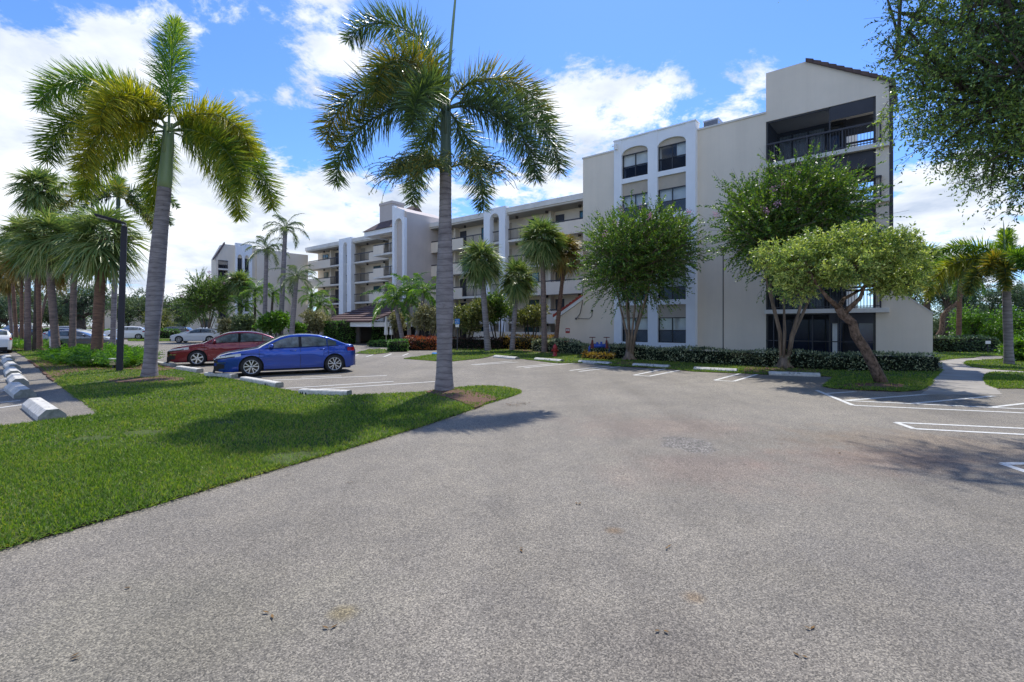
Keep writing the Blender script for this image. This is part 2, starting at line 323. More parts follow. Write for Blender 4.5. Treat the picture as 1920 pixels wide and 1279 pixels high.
def strips(P, Dn, S, L, W, droop, segs=2, wprof=(.5, 1.0, .12)):
    """thin blades: base points P, directions D, side vectors S, lengths L, widths W, droop of the tip"""
    n = len(P); rows = []; L = np.broadcast_to(L, n)[:, None]; W = np.broadcast_to(W, n)[:, None]; dr = np.broadcast_to(droop, n)
    for i in range(segs + 1):
        t = i / segs; c = P + Dn * L * t; c = c.copy(); c[:, 2] -= dr * t * t * L[:, 0]
        w_ = wprof[i] if i < len(wprof) else .1
        rows += [c - S * W * w_ * .5, c + S * W * w_ * .5]
    V = np.stack(rows, 1).reshape(-1, 3); m = 2 * (segs + 1)
    base = (np.arange(n) * m)[:, None]
    Q = np.concatenate([base + np.array([[2*i, 2*i+1, 2*i+3, 2*i+2]]) for i in range(segs)], 1).reshape(-1, 4)
    return V, Q
def leaves(P, Dn, S, L, W):
    n = len(P); L = np.broadcast_to(L, n)[:, None]; W = np.broadcast_to(W, n)[:, None]
    mid = P + Dn * L * .45
    V = np.stack([P, mid + S * W * .5, P + Dn * L, mid - S * W * .5], 1).reshape(-1, 3)
    return V, np.arange(4 * n).reshape(n, 4)
class NB:
    def __init__(s): s.V = []; s.Q = []; s.M = []; s.n = 0
    def add(s, V, Q, mi=0):
        s.V.append(V); s.Q.append(Q + s.n); s.M.append(np.full(len(Q), mi)); s.n += len(V)
    def build(s, name, mats, parent=None):
        return npmesh(name, np.concatenate(s.V), np.concatenate(s.Q), mats, parent, np.concatenate(s.M))
def sides(D_, rng):
    r = rng.normal(size=D_.shape); return unit(np.cross(D_, r))

def tag(o, label=None, cat=None, group=None, kind=None):
    if label: o['label'] = label
    if cat: o['category'] = cat
    if group: o['group'] = group
    if kind: o['kind'] = kind
    return o
def empty(name, loc=(0,0,0), rz=0, **k):
    o = bpy.data.objects.new(name, None); col.objects.link(o); o.location = loc; o.rotation_euler = (0,0,rz)
    o.empty_display_size = .2
    return tag(o, **k)
def copy_tree(o, parent=None):
    c = o.copy(); col.objects.link(c); c.parent = parent
    for ch in [q for q in scn.objects if q.parent == o]: copy_tree(ch, c)
    return c
# ================================================================== GROUND
def asphalt():
    m, t = newmat('asphalt')
    tcn = N(t, 'ShaderNodeTexCoord'); v = tcn.outputs['Object']
    big = N(t, 'ShaderNodeTexNoise', {'Vector': v, 'Scale': .22, 'Detail': 7, 'Roughness': .6, 'Distortion': .6})
    med = N(t, 'ShaderNodeTexNoise', {'Vector': v, 'Scale': 1.7, 'Detail': 8, 'Roughness': .7})
    c = ramp(t, big.outputs['Fac'], [(.30, (.152, .139, .117)), (.50, (.188, .172, .146)), (.70, (.220, .202, .172))])
    c2 = ramp(t, med.outputs['Fac'], [(.34, (.86, .86, .87)), (.60, (1.05, 1.04, 1.02))])
    mm = N(t, 'ShaderNodeMix', data_type='RGBA', blend_type='MULTIPLY'); mm.inputs[0].default_value = 1
    t.links.new(c, mm.inputs[6]); t.links.new(c2, mm.inputs[7])
    # exposed stones
    vo = N(t, 'ShaderNodeTexVoronoi', {'Vector': v, 'Scale': 120.0, 'Randomness': 1.0})
    sx = N(t, 'ShaderNodeSeparateColor', {0: vo.outputs['Color']})
    st = ramp(t, sx.outputs[0], [(.0, (.38, .38, .38)), (.30, (.77, .76, .75)), (.68, (1.12, 1.10, 1.07)), (.93, (1.8, 1.76, 1.68))])
    mz = N(t, 'ShaderNodeMix', data_type='RGBA', blend_type='MULTIPLY'); mz.inputs[0].default_value = .95
    t.links.new(mm.outputs[2], mz.inputs[6]); t.links.new(st, mz.inputs[7]); cur = mz.outputs[2]
    warp = N(t, 'ShaderNodeTexNoise', {'Vector': v, 'Scale': 1.3, 'Detail': 6, 'Roughness': .7})
    def stain(cur, px, py, rad, colr, amt, sx_=1.0):
        gx, gy = G(px, py)
        mp = N(t, 'ShaderNodeMapping', {0: v, 1: (-gx * 1 / (rad * sx_), -gy / rad, 0), 3: (1 / (rad * sx_), 1 / rad, 0)})
        ln = N(t, 'ShaderNodeVectorMath', {0: mp.outputs[0]}, operation='LENGTH')
        a = N(t, 'ShaderNodeMath', {0: warp.outputs['Fac'], 1: 2.4, 2: -1.2}, operation='MULTIPLY_ADD')
        b = N(t, 'ShaderNodeMath', {0: ln.outputs['Value'], 1: a.outputs[0]}, operation='ADD')
        mr_ = N(t, 'ShaderNodeMapRange', {'Value': b.outputs[0], 'From Min': 1.15, 'From Max': .35, 'To Min': 0.0, 'To Max': amt})
        mx_ = N(t, 'ShaderNodeMix', data_type='RGBA', blend_type='MULTIPLY')
        t.links.new(mr_.outputs[0], mx_.inputs[0]); t.links.new(cur, mx_.inputs[6]); mx_.inputs[7].default_value = c4(colr)
        return mx_.outputs[2]
    cur = stain(cur, 1330, 880, 1.0, (1.06, .84, .82), .42, 1.3)
    cur = stain(cur, 1240, 800, 1.2, (1.04, .86, .84), .5, 1.6)
    cur = stain(cur, 1750, 838, 1.4, (1.02, .84, .68), .6, 1.5)
    cur = stain(cur, 1640, 860, 1.0, (1.05, .84, .82), .5, 1.6)
    cur = stain(cur, 1290, 1230, .5, (.80, .79, .80), .7, 1.4)
    cur = stain(cur, 1860, 1100, 1.1, (.78, .79, .84), .6, 1.0)
    cur = stain(cur, 1310, 875, .9, (.86, .86, .88), .5, .5)
    cur = stain(cur, 300, 1180, .9, (1.0, 1.02, .94), .6, 1.6)
    for (px, py, rad, k) in [(1150, 995, .10, (.95, .72, .5)), (640, 1150, .10, (1.0, .9, .62)), (1300, 1120, .09, (.95, .78, .6))]:
        cur = stain(cur, px, py, rad, k, .8)
    # coarse worn patch: the stones stand out
    gx, gy = G(1292, 832)
    mpp = N(t, 'ShaderNodeMapping', {0: v, 1: (-gx / .42, -gy / .62, 0), 3: (1 / .42, 1 / .62, 0)}); lnn = N(t, 'ShaderNodeVectorMath', {0: mpp.outputs[0]}, operation='LENGTH')
    an = N(t, 'ShaderNodeMath', {0: warp.outputs['Fac'], 1: 3.0, 2: -1.5}, operation='MULTIPLY_ADD'); bn = N(t, 'ShaderNodeMath', {0: lnn.outputs['Value'], 1: an.outputs[0]}, operation='ADD')
    msk = N(t, 'ShaderNodeMapRange', {'Value': bn.outputs[0], 'From Min': 1.0, 'From Max': .8, 'To Min': 0.0, 'To Max': .85})
    v2 = N(t, 'ShaderNodeTexVoronoi', {'Vector': v, 'Scale': 62.0}); s2 = N(t, 'ShaderNodeSeparateColor', {0: v2.outputs['Color']})
    st2 = ramp(t, s2.outputs[0], [(0, (.03, .028, .027)), (.45, (.10, .092, .082)), (.75, (.20, .185, .16)), (.95, (.36, .33, .30))])
    mpx = N(t, 'ShaderNodeMix', data_type='RGBA'); t.links.new(msk.outputs[0], mpx.inputs[0]); t.links.new(cur, mpx.inputs[6]); t.links.new(st2, mpx.inputs[7]); cur = mpx.outputs[2]
    # tyre-worn bands and wandering cracks
    mw = N(t, 'ShaderNodeMapping', {0: v, 2: (0, 0, R(12)), 3: (1.0, .09, 1)}); tw = N(t, 'ShaderNodeTexNoise', {'Vector': mw.outputs[0], 'Scale': .9, 'Detail': 4, 'Roughness': .5})
    tb = ramp(t, tw.outputs['Fac'], [(.36, (.86, .855, .85)), (.50, (1.0, 1.0, 1.0)), (.66, (1.07, 1.065, 1.05))])
    mt_ = N(t, 'ShaderNodeMix', data_type='RGBA', blend_type='MULTIPLY'); mt_.inputs[0].default_value = .8; t.links.new(cur, mt_.inputs[6]); t.links.new(tb, mt_.inputs[7]); cur = mt_.outputs[2]
    wv = N(t, 'ShaderNodeTexNoise', {'Vector': v, 'Scale': 1.1, 'Detail': 7, 'Roughness': .65}); wm = N(t, 'ShaderNodeVectorMath', {0: wv.outputs['Color'], 3: .9}, operation='SCALE'); wa = N(t, 'ShaderNodeVectorMath', {0: v, 1: wm.outputs[0]}, operation='ADD')
    ck = N(t, 'ShaderNodeTexVoronoi', {'Vector': wa.outputs[0], 'Scale': .16}, feature='DISTANCE_TO_EDGE')
    ckr = ramp(t, ck.outputs['Distance'], [(0, (.45, .44, .43)), (.0022, (.62, .61, .60)), (.005, (1, 1, 1))])
    cm_ = N(t, 'ShaderNodeMapRange', {'Value': big.outputs['Fac'], 'From Min': .42, 'From Max': .58, 'To Min': 0.0, 'To Max': .35})
    mc = N(t, 'ShaderNodeMix', data_type='RGBA', blend_type='MULTIPLY'); t.links.new(cm_.outputs[0], mc.inputs[0]); t.links.new(cur, mc.inputs[6]); t.links.new(ckr, mc.inputs[7]); cur = mc.outputs[2]
    # long hairline seams
    b1 = N(t, 'ShaderNodeTexNoise', {'Vector': v, 'Scale': .5, 'Detail': 5})
    mpw = N(t, 'ShaderNodeMapping', {0: v, 2: (0, 0, R(-39.6)), 3: (1, 1, 1)})
    sxx = N(t, 'ShaderNodeSeparateXYZ', {0: mpw.outputs[0]})
    yy = N(t, 'ShaderNodeMath', {0: b1.outputs['Fac'], 1: 1.1, 2: sxx.outputs[0]}, operation='MULTIPLY_ADD')
    md = N(t, 'ShaderNodeMath', {0: yy.outputs[0], 1: 4.7}, operation='PINGPONG')
    crm = ramp(t, md.outputs[0], [(0, (.55, .55, .56)), (.018, (1, 1, 1))])
    mk = N(t, 'ShaderNodeMix', data_type='RGBA', blend_type='MULTIPLY'); 
    fm = N(t, 'ShaderNodeMapRange', {'Value': med.outputs['Fac'], 'From Min': .45, 'From Max': .6, 'To Min': 0.0, 'To Max': .55})
    t.links.new(fm.outputs[0], mk.inputs[0]); t.links.new(cur, mk.inputs[6]); t.links.new(crm, mk.inputs[7]); cur = mk.outputs[2]
    b = N(t, 'ShaderNodeBsdfPrincipled', {'Base Color': cur, 'Roughness': .82, 'Specular IOR Level': .35})
    bp = N(t, 'ShaderNodeBump', {'Height': vo.outputs['Distance'], 'Strength': .5, 'Distance': -.005})
    t.links.new(bp.outputs[0], b.inputs['Normal'])
    N(t, 'ShaderNodeOutputMaterial', {0: b.outputs[0]}); return m
M['asphalt'] = asphalt()
M['path'] = surf('concrete_path', (.36, .335, .30), (.27, .25, .225), .8, .9, .4, 70)
mb = MB(); mb.add([(-500, -60, 0), (500, -60, 0), (500, 700, 0), (-500, 700, 0)], [(0, 1, 2, 3)])
tag(mb.build('ground', M['asphalt'], recalc=False), kind='structure')

rng = np.random.default_rng(7)
def wiggly(pts, amp=.03, step=.35):
    out = []; n = len(pts); rr = random.Random(5)
    for i in range(n):
        a, b = Vector(pts[i]), Vector(pts[(i + 1) % n]); L = (b - a).length; k = max(1, min(60, int(L / step)))
        nrm = Vector((-(b - a).y, (b - a).x)) / max(L, 1e-6)
        for j in range(k):
            p = a.lerp(b, j / k)
            if j: p = p + nrm * rr.uniform(-amp, amp)
            out.append((p.x, p.y))
    return out
def smoothpoly(pts, it=1):
    for _ in range(it):
        q = []
        for i in range(len(pts)):
            a, b = pts[i], pts[(i + 1) % len(pts)]
            q += [(a[0]*.8+b[0]*.2, a[1]*.8+b[1]*.2), (a[0]*.2+b[0]*.8, a[1]*.2+b[1]*.8)]
        pts = q
    return pts
def slab_poly(name, pts, z0, z1, mat, amp=.03, **k):
    pts = wiggly(pts, amp); mb = MB()
    mb.prism(pts, lambda u, v, w_: (u, v, w_), z0, z1)
    o = mb.build(name, mat); tag(o, **k); return o
GP = lambda L: [G(*p) for p in L]
LAWNS = []
M['soil'] = surf('soil_edge', (.085, .06, .04), (.04, .03, .02), 20, .95, .8, 60)
def edging(o):
    o.data.materials.append(M['soil'])
    for p in o.data.polygons:
        if abs(p.normal.z) < .5: p.material_index = 1

def lawn(name, pts, px=True, dens=1.0):
    pts = GP(pts) if px else pts
    o = slab_poly(name, pts, -.05, .03, M['grassbed'], .05, kind='structure'); LAWNS.append((pts, dens)); edging(o)
    return pts
main_edge = [(-420, 1190), (0, 1031), (60, 1015), (150, 990), (260, 957), (400, 915), (550, 872), (700, 828), (800, 797), (870, 774), (900, 762), (935, 751), (962, 743), (976, 737), (970, 732), (940, 727), (900, 725), (862, 728), (835, 732), (790, 738), (740, 740), (690, 742), (650, 744), (610, 743), (560, 738), (510, 729), (455, 717), (400, 707), (345, 698), (300, 690), (290, 676), (240, 662), (190, 651), (140, 643), (80, 637), (20, 634), (-60, 632), (-80, 640), (20, 656), (60, 676), (85, 696), (110, 719), (150, 749), (196, 778), (150, 784), (100, 790), (50, 797), (0, 803), (-150, 827), (-700, 930)]
main = lawn('lawn', smoothpoly(GP(main_edge)), px=False)
lawn('lawn', [(757, 673), (840, 679), (905, 672), (927, 667), (975, 673), (1040, 681), (1105, 681), (1150, 687), (1250, 692), (1301, 697), (1400, 701), (1440, 703), (1540, 706), (1568, 707), (1546, 726), (1562, 729), (1609, 732), (1686, 735), (1725, 732), (1743, 722), (1747, 712), (1758, 702), (1765, 694), (1700, 684), (1500, 676), (1300, 668), (1130, 660), (1000, 652), (930, 650), (850, 652), (830, 658), (832, 662)])
lawn('lawn', [(664, 663), (700, 665), (728, 662), (735, 658), (712, 655), (690, 656)])
lawn('lawn', [(1809, 682), (1822, 688), (1860, 693), (1925, 697), (2150, 706), (2150, 684), (1925, 680), (1890, 674), (1845, 676), (1815, 678)])
lawn('lawn', [(1848, 713), (1855, 723), (1872, 729), (1925, 729), (2200, 729), (2200, 712), (1925, 700), (1862, 699), (1850, 704)])
lawn('lawn', [(1763, 676), (1800, 672), (1826, 671.5), (1840, 668), (1960, 668), (2300, 660), (2300, 625), (1700, 625), (1700, 660), (1750, 674)])
lawn('lawn', [(240, 640), (330, 640.5), (345, 636), (440, 632), (420, 628), (330, 628), (240, 632)])
slab_poly('path', GP([(1758, 703), (1747, 713), (1741, 730), (1725, 740), (1880, 740), (1860, 722), (1850, 711), (1862, 697), (1930, 699), (2150, 709), (2150, 706), (1925, 697), (1858, 693), (1820, 688), (1808, 682), (1814, 677.5), (1845, 674.5), (1826, 672), (1790, 674), (1765, 678), (1768, 690)]), -.05, .006, M['path'], .02, kind='structure')
# mulch beds
def bed(pts, z=.045): return slab_poly('mulch_bed', GP(pts), -.05, z, M['mulch'], .05, kind='structure')
bed([(100, 716), (70, 690), (52, 676), (80, 668), (60, 655), (90, 646), (170, 648), (262, 672), (330, 693), (300, 698), (240, 694), (170, 695), (120, 703), (112, 712)])
bed([(15, 653), (0, 640), (60, 640), (100, 650), (60, 655), (35, 657)], .043)
bed([(197, 714), (240, 708), (300, 706), (345, 711), (340, 716), (270, 720), (220, 719)])
bed([(797, 737), (835, 729), (890, 737), (935, 749), (905, 762), (890, 768), (862, 755), (840, 748)])
bed([(1565, 725), (1640, 717), (1700, 722), (1690, 729), (1620, 730)], .04)
bed([(1155, 683), (1165, 678), (1230, 682), (1215, 689)], .04)
bed([(1395, 699), (1400, 688), (1530, 694), (1540, 700), (1470, 702)], .04)
bed([(850, 657), (940, 655), (1000, 661), (1115, 668), (1300, 676), (1500, 684), (1765, 699), (1765, 690), (1500, 676), (1300, 668), (1130, 660), (1000, 650), (850, 648)], .042)

# grass blades
def inpoly(P, poly):
    x, y = P[:, 0], P[:, 1]; n = len(poly); r = np.zeros(len(P), bool); j = n - 1
    for i in range(n):
        xi, yi = poly[i]; xj, yj = poly[j]
        if yi != yj:
            c = ((yi > y) != (yj > y)) & (x < (xj - xi) * (y - yi) / (yj - yi) + xi); r ^= c
        j = i
    return r
bare = [G(270, 815), G(175, 826), G(425, 795), G(560, 862), G(215, 718), G(290, 714), G(860, 745), G(905, 755), G(870, 752), G(835, 738), G(1650, 725)]
barer = [.35, .3, .25, .5, .7, .9, .5, .45, .6, .5, .8]
nb = NB()
for pts, dens in LAWNS:
    A = np.array(pts); x0, y0 = A.min(0); x1, y1 = A.max(0)
    for (ya, yb, d, L, W_) in [(2, 7.2, 3300, .060, .010), (7.2, 11, 1300, .062, .015), (11, 17, 520, .06, .022), (17, 30, 190, .06, .03), (30, 60, 40, .07, .06)]:
        a, b = max(ya, y0), min(yb, y1)
        xa, xb = max(x0, -1.35 * b - 2), min(x1, 1.35 * b + 2)
        if b <= a or xb <= xa: continue
        n = int((b - a) * (xb - xa) * d)
        P = np.stack([rng.uniform(xa, xb, n), rng.uniform(a, b, n)], 1)
        P = P[np.abs(P[:, 0]) < 1.3 * P[:, 1] + 2]; P = P[inpoly(P, pts)]
        for q, r_ in zip(bare, barer):
            dd = np.hypot(P[:, 0] - q[0], (P[:, 1] - q[1]) * 1.6); P = P[(dd > r_) | (rng.random(len(P)) < .12)]
        n = len(P)
        if not n: continue
        P = np.concatenate([P, np.full((n, 1), .025)], 1)
        az = rng.uniform(0, 2 * pi, n); tilt = rng.uniform(.15, 1.15, n)
        Dn = np.stack([np.cos(az) * np.sin(tilt), np.sin(az) * np.sin(tilt), np.cos(tilt)], 1)
        S = unit(np.cross(Dn, rng.normal(size=(n, 3))))
        V, Q = leaves(P, Dn, S, rng.uniform(.5, 1.3, n) * L, W_ * rng.uniform(.7, 1.4, n)); nb.add(V, Q)
for pts, dens in LAWNS:
    A = np.array(pts); Bp = np.roll(A, -1, 0)
    for a, b in zip(A, Bp):
        if min(a[1], b[1]) > 26 or max(abs(a[0]), abs(b[0])) > 34: continue
        L_ = np.linalg.norm(b - a); n = int(L_ * (420 if min(a[1], b[1]) < 9 else 160)); t_ = rng.random((n, 1)); P = a + (b - a) * t_ + rng.normal(0, .028, (n, 2)); P = np.concatenate([P, np.full((n, 1), .012)], 1)
        az = rng.uniform(0, 6.28, n); tilt = rng.uniform(.5, 1.35, n); Dn = np.stack([np.cos(az) * np.sin(tilt), np.sin(az) * np.sin(tilt), np.cos(tilt)], 1)
        V, Q = leaves(P, Dn, unit(np.cross(Dn, rng.normal(size=(n, 3)))), rng.uniform(.04, .085, n), .010 if min(a[1], b[1]) < 9 else .018); nb.add(V, Q)
tag(nb.build('grass', M['grass']), kind='stuff', label='short green lawn grass beside the road and around the buildings', cat='grass')

# painted lines
lb = MB(); _z = [0]
def line(p, q, w_=.10):
    a, b = Vector(G(*p)), Vector(G(*q)); d = (b - a).normalized(); s_ = Vector((-d.y, d.x)) * w_ / 2
    _z[0] += 1; z = .004 + .0006 * (_z[0] % 4)
    lb.add([(*(a - s_), z), (*(b - s_), z), (*(b + s_), z), (*(a + s_), z)], [(0, 1, 2, 3)])
L_ = [((512,713),(725.6,704.3)),((536,728.5),(738,715.3)),((583,731),(818,715.5)),((565,707.5),(640,705)),
      ((884,684),(960,677)),((890,684.6),(972,679)),((968,688.8),(1045,681.5)),((983,689.8),(1078,681)),((1068,695),(1150,685.6)),((1085,696.8),(1190,684.5)),
      ((1188.6,703.7),(1253,690.6)),((1217,705.6),(1279,693.5)),((1188.6,703.7),(1217,705.6)),((1340,713.3),(1391,699.7)),((1376,715.2),(1420,702)),((1340,713.3),(1376,715.2)),
      ((1531,732),(1600,760.5)),((1588,751.5),(1925,767.5)),((1600,760.5),(1925,775)),((1549,738),(1604,734.5)),((1584,751.2),(1742,739.3)),((1710,757),(1864,742.8)),((1858,764),(1925,756.5)),
      ((1925,767.5),(2250,783)),((1925,775),(2250,791)),((1680,792.5),(1925,804)),((1715,804.5),(1925,815.5)),((1680,792.5),(1715,804.5)),((1925,804),(2300,822)),((1925,815.5),(2300,836)),
      ((1880,870),(2100,868)),((1880,870),(1960,897)),((1960,897),(2150,900)),
      ((0,765),(43,759)),((0,755),(38,751.5)),((0,730.5),(36,726)),((0,734),(24,730.5)),((0,712),(20,709.3)),((-60,762),(0,755)),((-70,773),(0,765)),
      ((687,669),(703,664)),((720,669),(734,663.5)),((755,667),(766,663)),((660,668),(672,665)),((662,668),(800,668))]
for a, b in L_: line(a, b, .11)
tag(lb.build('road_markings', M['paintline'], recalc=False), kind='structure')

# leaf litter on the road
nb = NB()
pts = [G(*p) for p in [(980, 757), (960, 760), (1250, 1028), (235, 1104), (1500, 1232), (1520, 1184), (975, 1030), (1577, 850), (1085, 947), (540, 890), (660, 905), (1240, 1186), (620, 1180), (505, 1154), (130, 1237), (1430, 832), (1465, 832), (1108, 752), (1070, 728)]]
for i, (x, y) in enumerate(pts):
    k = 40 if i < 2 else 2
    P = np.stack([x + rng.normal(0, .10 if k > 2 else .01, k), y + rng.normal(0, .10 if k > 2 else .01, k), rng.uniform(.008, .03 if k > 2 else .012, k)], 1)
    az = rng.uniform(0, 6.28, k); Dn = unit(np.stack([np.cos(az), np.sin(az), rng.uniform(-.1, .4, k)], 1))
    S = unit(np.cross(Dn, np.array([0, .2, 1.0])))
    V, Q = leaves(P, Dn, S, rng.uniform(.03, .07, k), .02); nb.add(V, Q)
M['litter'] = surf('dry_leaf', (.20, .12, .05), (.06, .04, .02), 30, .9, 0)
tag(nb.build('leaf_litter', M['litter']), kind='stuff', label='dry brown leaves scattered on the road', cat='leaf litter')

# ------------------------------------------------------------------ wheel stops
def stop_mb(L, W_=.17, H=.125):
    mb = MB(); n = 14; rr = random.Random(int(L * 1000)); e = .02
    q_ = .45 if W_ > .14 else .80; q2 = .42 if W_ > .14 else .72; prof = [(-W_, 0), (-W_ * .97, H * q_), (-W_ * q2, H), (W_ * q2, H), (W_ * .97, H * q_), (W_, 0)]
    vs = []
    for i in range(n + 1):
        x = -L / 2 + L * i / n
        for (u, v) in prof: vs.append((x, u + (rr.uniform(-.002, .002) if v else 0), v + (rr.uniform(-.002, .002) if v else 0)))
    fs = []; 
    for i in range(n):
        for j in range(5): fs.append((i*6+j, i*6+j+1, (i+1)*6+j+1, (i+1)*6+j))
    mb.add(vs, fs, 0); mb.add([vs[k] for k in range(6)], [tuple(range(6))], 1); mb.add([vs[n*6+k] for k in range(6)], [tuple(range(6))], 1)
    for sx in (-1, 1): mb.lathe([(.018, H + .001), (.0, H + .002)], 10, 2, 'z', (sx * L * .32, 0, 0))
    return mb
def wheel_stop(a, b, label, num=None, mat=None, H=.125, W_=.17, group='concrete wheel stops'):
    """a, b: ground points of the two ends"""
    a, b = Vector(a), Vector(b); L = (b - a).length; c = (a + b) / 2; ang = math.atan2((b - a).y, (b - a).x)
    r = empty('wheel_stop', (c.x, c.y, 0), ang, label=label, cat='wheel stop', group=group)
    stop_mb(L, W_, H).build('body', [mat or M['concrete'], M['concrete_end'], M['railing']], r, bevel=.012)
    if num:
        cu = bpy.data.curves.new('number', 'FONT'); cu.body = num; cu.size = .17; cu.align_x = 'CENTER'; cu.align_y = 'CENTER'; cu.extrude = .001; cu.space_character = 1.5
        tmp = bpy.data.objects.new('number_tmp', cu); col.objects.link(tmp)
        me = bpy.data.meshes.new_from_object(tmp.evaluated_get(bpy.context.evaluated_depsgraph_get())); me.materials.clear(); me.materials.append(M['railing'])
        bpy.data.objects.remove(tmp); t = bpy.data.objects.new('number', me); col.objects.link(t); t.parent = r
        sl = math.atan2(H * .55, W_ * .58)
        t.location = (.0, -W_ * .71 - .003, H * .725 + .004); t.rotation_euler = (sl, 0, 0); t.scale = (1.15, .62, 1)
    return r
n_dir = Vector((.638, .77)); s_dir = Vector((-.77, .638))
def rstop(pxa, pxb, label, num=None, **k):
    return wheel_stop(G(*pxa), G(*pxb), label, num, **k)
rstop((1441, 702.5), (1537, 706), 'white wheel stop numbered 210 beside the leaning tree, rightmost of the row', '210')
rstop((1302, 693.5), (1382, 697.5), 'white wheel stop numbered 211 in front of the clipped hedge', '211')
rstop((1188, 686.3), (1255, 690), 'white wheel stop numbered 212 beside the big crape myrtle trunk', '212')
rstop((1087, 680), (1145, 683.8), 'white wheel stop numbered 213 in front of the yellow croton bed', '213')
rstop((1005, 675), (1054, 678.8), 'white wheel stop numbered 214 left of the red hydrant', '214')
rstop((929, 670), (970, 673.7), 'white wheel stop at the tip of the lawn, farthest of the building row', '215')
rstop((813, 664.5), (847, 666.5), 'blue wheel stop on the lawn edge by the blue parking sign', None, mat=M['bluepaint'])
for a, b, l in [((565, 740), (655, 743.5), 'empty concrete wheel stop nearest the middle palm, black scuff on its end'),
                ((457, 715), (524, 727), 'concrete wheel stop with a black scuff, beside the blue car front wheel'),
                ((389, 706), (440, 710), 'concrete wheel stop under the nose of the blue sedan'),
                ((336, 693), (375, 699), 'concrete wheel stop between the red and the blue sedan'),
                ((293, 684), (325, 688.5), 'concrete wheel stop under the nose of the red sedan')]:
    r_ = rstop(a, b, l, H=.155, W_=.125)
    if 'scuff' in l:
        L9 = (Vector(G(*b)) - Vector(G(*a))).length; x9 = -L9 / 2 + .03 if 'end' in l else L9 * .22; m_ = MB()
        for poly in ([(0, .02), (.03, .10), (.07, .05), (.10, .11), (.13, .03), (.07, .015)], [(.16, .03), (.19, .09), (.22, .06), (.21, .02)], [(.27, .015), (.29, .05), (.34, .03), (.38, .018)]):
            m_.prism(poly, lambda u, v, w_: (x9 + u, w_, v), -.1265, -.1240)
        m_.build('scuff', M['black'], r_)
LS = [((-10.65, 10.95), (-8.85, 9.45)), ((-14.1, 13.9), (-12.25, 12.35)), ((-16.7, 16.5), (-14.85, 14.8)), ((-19.4, 19.0), (-17.55, 17.3)), ((-22.1, 21.6), (-20.2, 19.9)), ((-24.7, 24.0), (-22.9, 22.4)), ((-27.4, 26.6), (-25.6, 25.0))]
nm_ = ['nearest white wheel stop in the side lot, a corner of it at the grass edge', 'second white wheel stop from the grass corner in the side lot', 'third white wheel stop from the grass corner in the side lot', 'fourth white wheel stop from the grass corner in the side lot', 'fifth white wheel stop from the grass corner in the side lot', 'sixth white wheel stop from the grass corner, near the mulch bed', 'farthest white wheel stop in the side lot, by the white car']
for (a, b), l in zip(LS, nm_):
    wheel_stop(a, b, l, H=.21, W_=.21, group='concrete wheel stops')
# ================================================================== BUILDING (local x = -s along the facade, y = depth d, z up)
CX, CY = 17.9, 23.3
BR = math.atan2(-.638, .77)
bld = empty('apartment_building', (CX, CY, 0), BR, label='long five storey beige apartment block with open galleries and white arched window frames', cat='apartment building')
def s_at(px, d=0.0):
    k = (px - 960) / F; x0 = CX + .638 * d; y0 = CY + .77 * d
    return (x0 - y0 * k) / (.77 + .638 * k)
def BW(s, d): return (CX - .77 * s + .638 * d, CY + .638 * s + .77 * d)      # world XY of a facade position
def bx(mb, s0, s1, d0, d1, z0, z1, mi=0): mb.box(-s0, -s1, d0, d1, z0, z1, mi)
FH = 2.63
def part(name, mb, mat, parent=bld, bevel=0, **k):
    o = mb.build(name, mat, parent, bevel=bevel); return tag(o, **k)
# ---- right end block
TOP = 13.3
w = MB()
bx(w, 5.31, 8.99, 0, 9, -.1, TOP)
bx(w, 14.28, 16.85, 0, 9, -.1, TOP)
bx(w, 8.99, 14.28, .95, 9, -.1, TOP)
bx(w, 8.99, 14.28, .30, .95, 13.0, TOP)
part('wall', w, M['wall'])
w = MB(); bx(w, 5.31, 16.9, -.06, .0, TOP, TOP + .10); bx(w, 5.31, 16.9, .0, 9, TOP + .001, TOP + .10); part('parapet_cap', w, M['slab'])
# gable block: header polygon and volumes
def pf(u, v, w_): return (-u, w_, v)
g = MB(); prof = [(5.31, 12.85), (5.31, 15.5), (3.33, 15.5), (0, 13.45), (0, 12.85)]
g.prism(prof, pf, 0, .3); g.prism(prof, pf, .3, 2.45); g.prism([(5.31, 12.85), (5.31, 15.5), (3.33, 15.5), (1.95, 14.64), (1.95, 12.85)], pf, 2.451, 9)
bx(g, 0, .50, 0, .30, -.1, 12.85)                  # corner pier
bx(g, 1.95, 5.31, 2.45, 9, -.1, 12.85)
part('gable_wall', g, M['wall'])
# low wing wall to the right
g = MB(); g.prism([(0, -.1), (0, 3.75), (-.90, 2.98), (-1.58, 2.36), (-1.58, -.1)], pf, .02, .28)
part('wing_wall', g, M['wall'])
g = MB(); g.prism([(.02, 3.79), (-1.62, 2.36), (-1.62, 2.30), (0, 3.73)], pf, -.01, .31); part('wing_wall_cap', g, M['slab'])
# tiled roof slope
g = MB(); n = 11
for i in range(n):
    a, b = i / n, (i + 1) / n
    s0, z0 = 3.42 + (-.22 - 3.42) * a, 15.56 + (13.32 - 15.56) * a
    s1, z1 = 3.42 + (-.22 - 3.42) * b, 15.56 + (13.32 - 15.56) * b
    g.prism([(s0, z0 - .10), (s0, z0 + .06), (s1 - .02, z1 + .11), (s1 - .02, z1 - .10)], pf, -.14, 9.05 if s1 > 1.9 else 2.6)
part('roof', g, M['tiledark'])
g = MB(); bx(g, -.26, -.02, -.12, 2.6, 13.12, 13.3); bx(g, -.16, -.01, .05, .16, 4, 13.15); part('gutter', g, M['railing'])
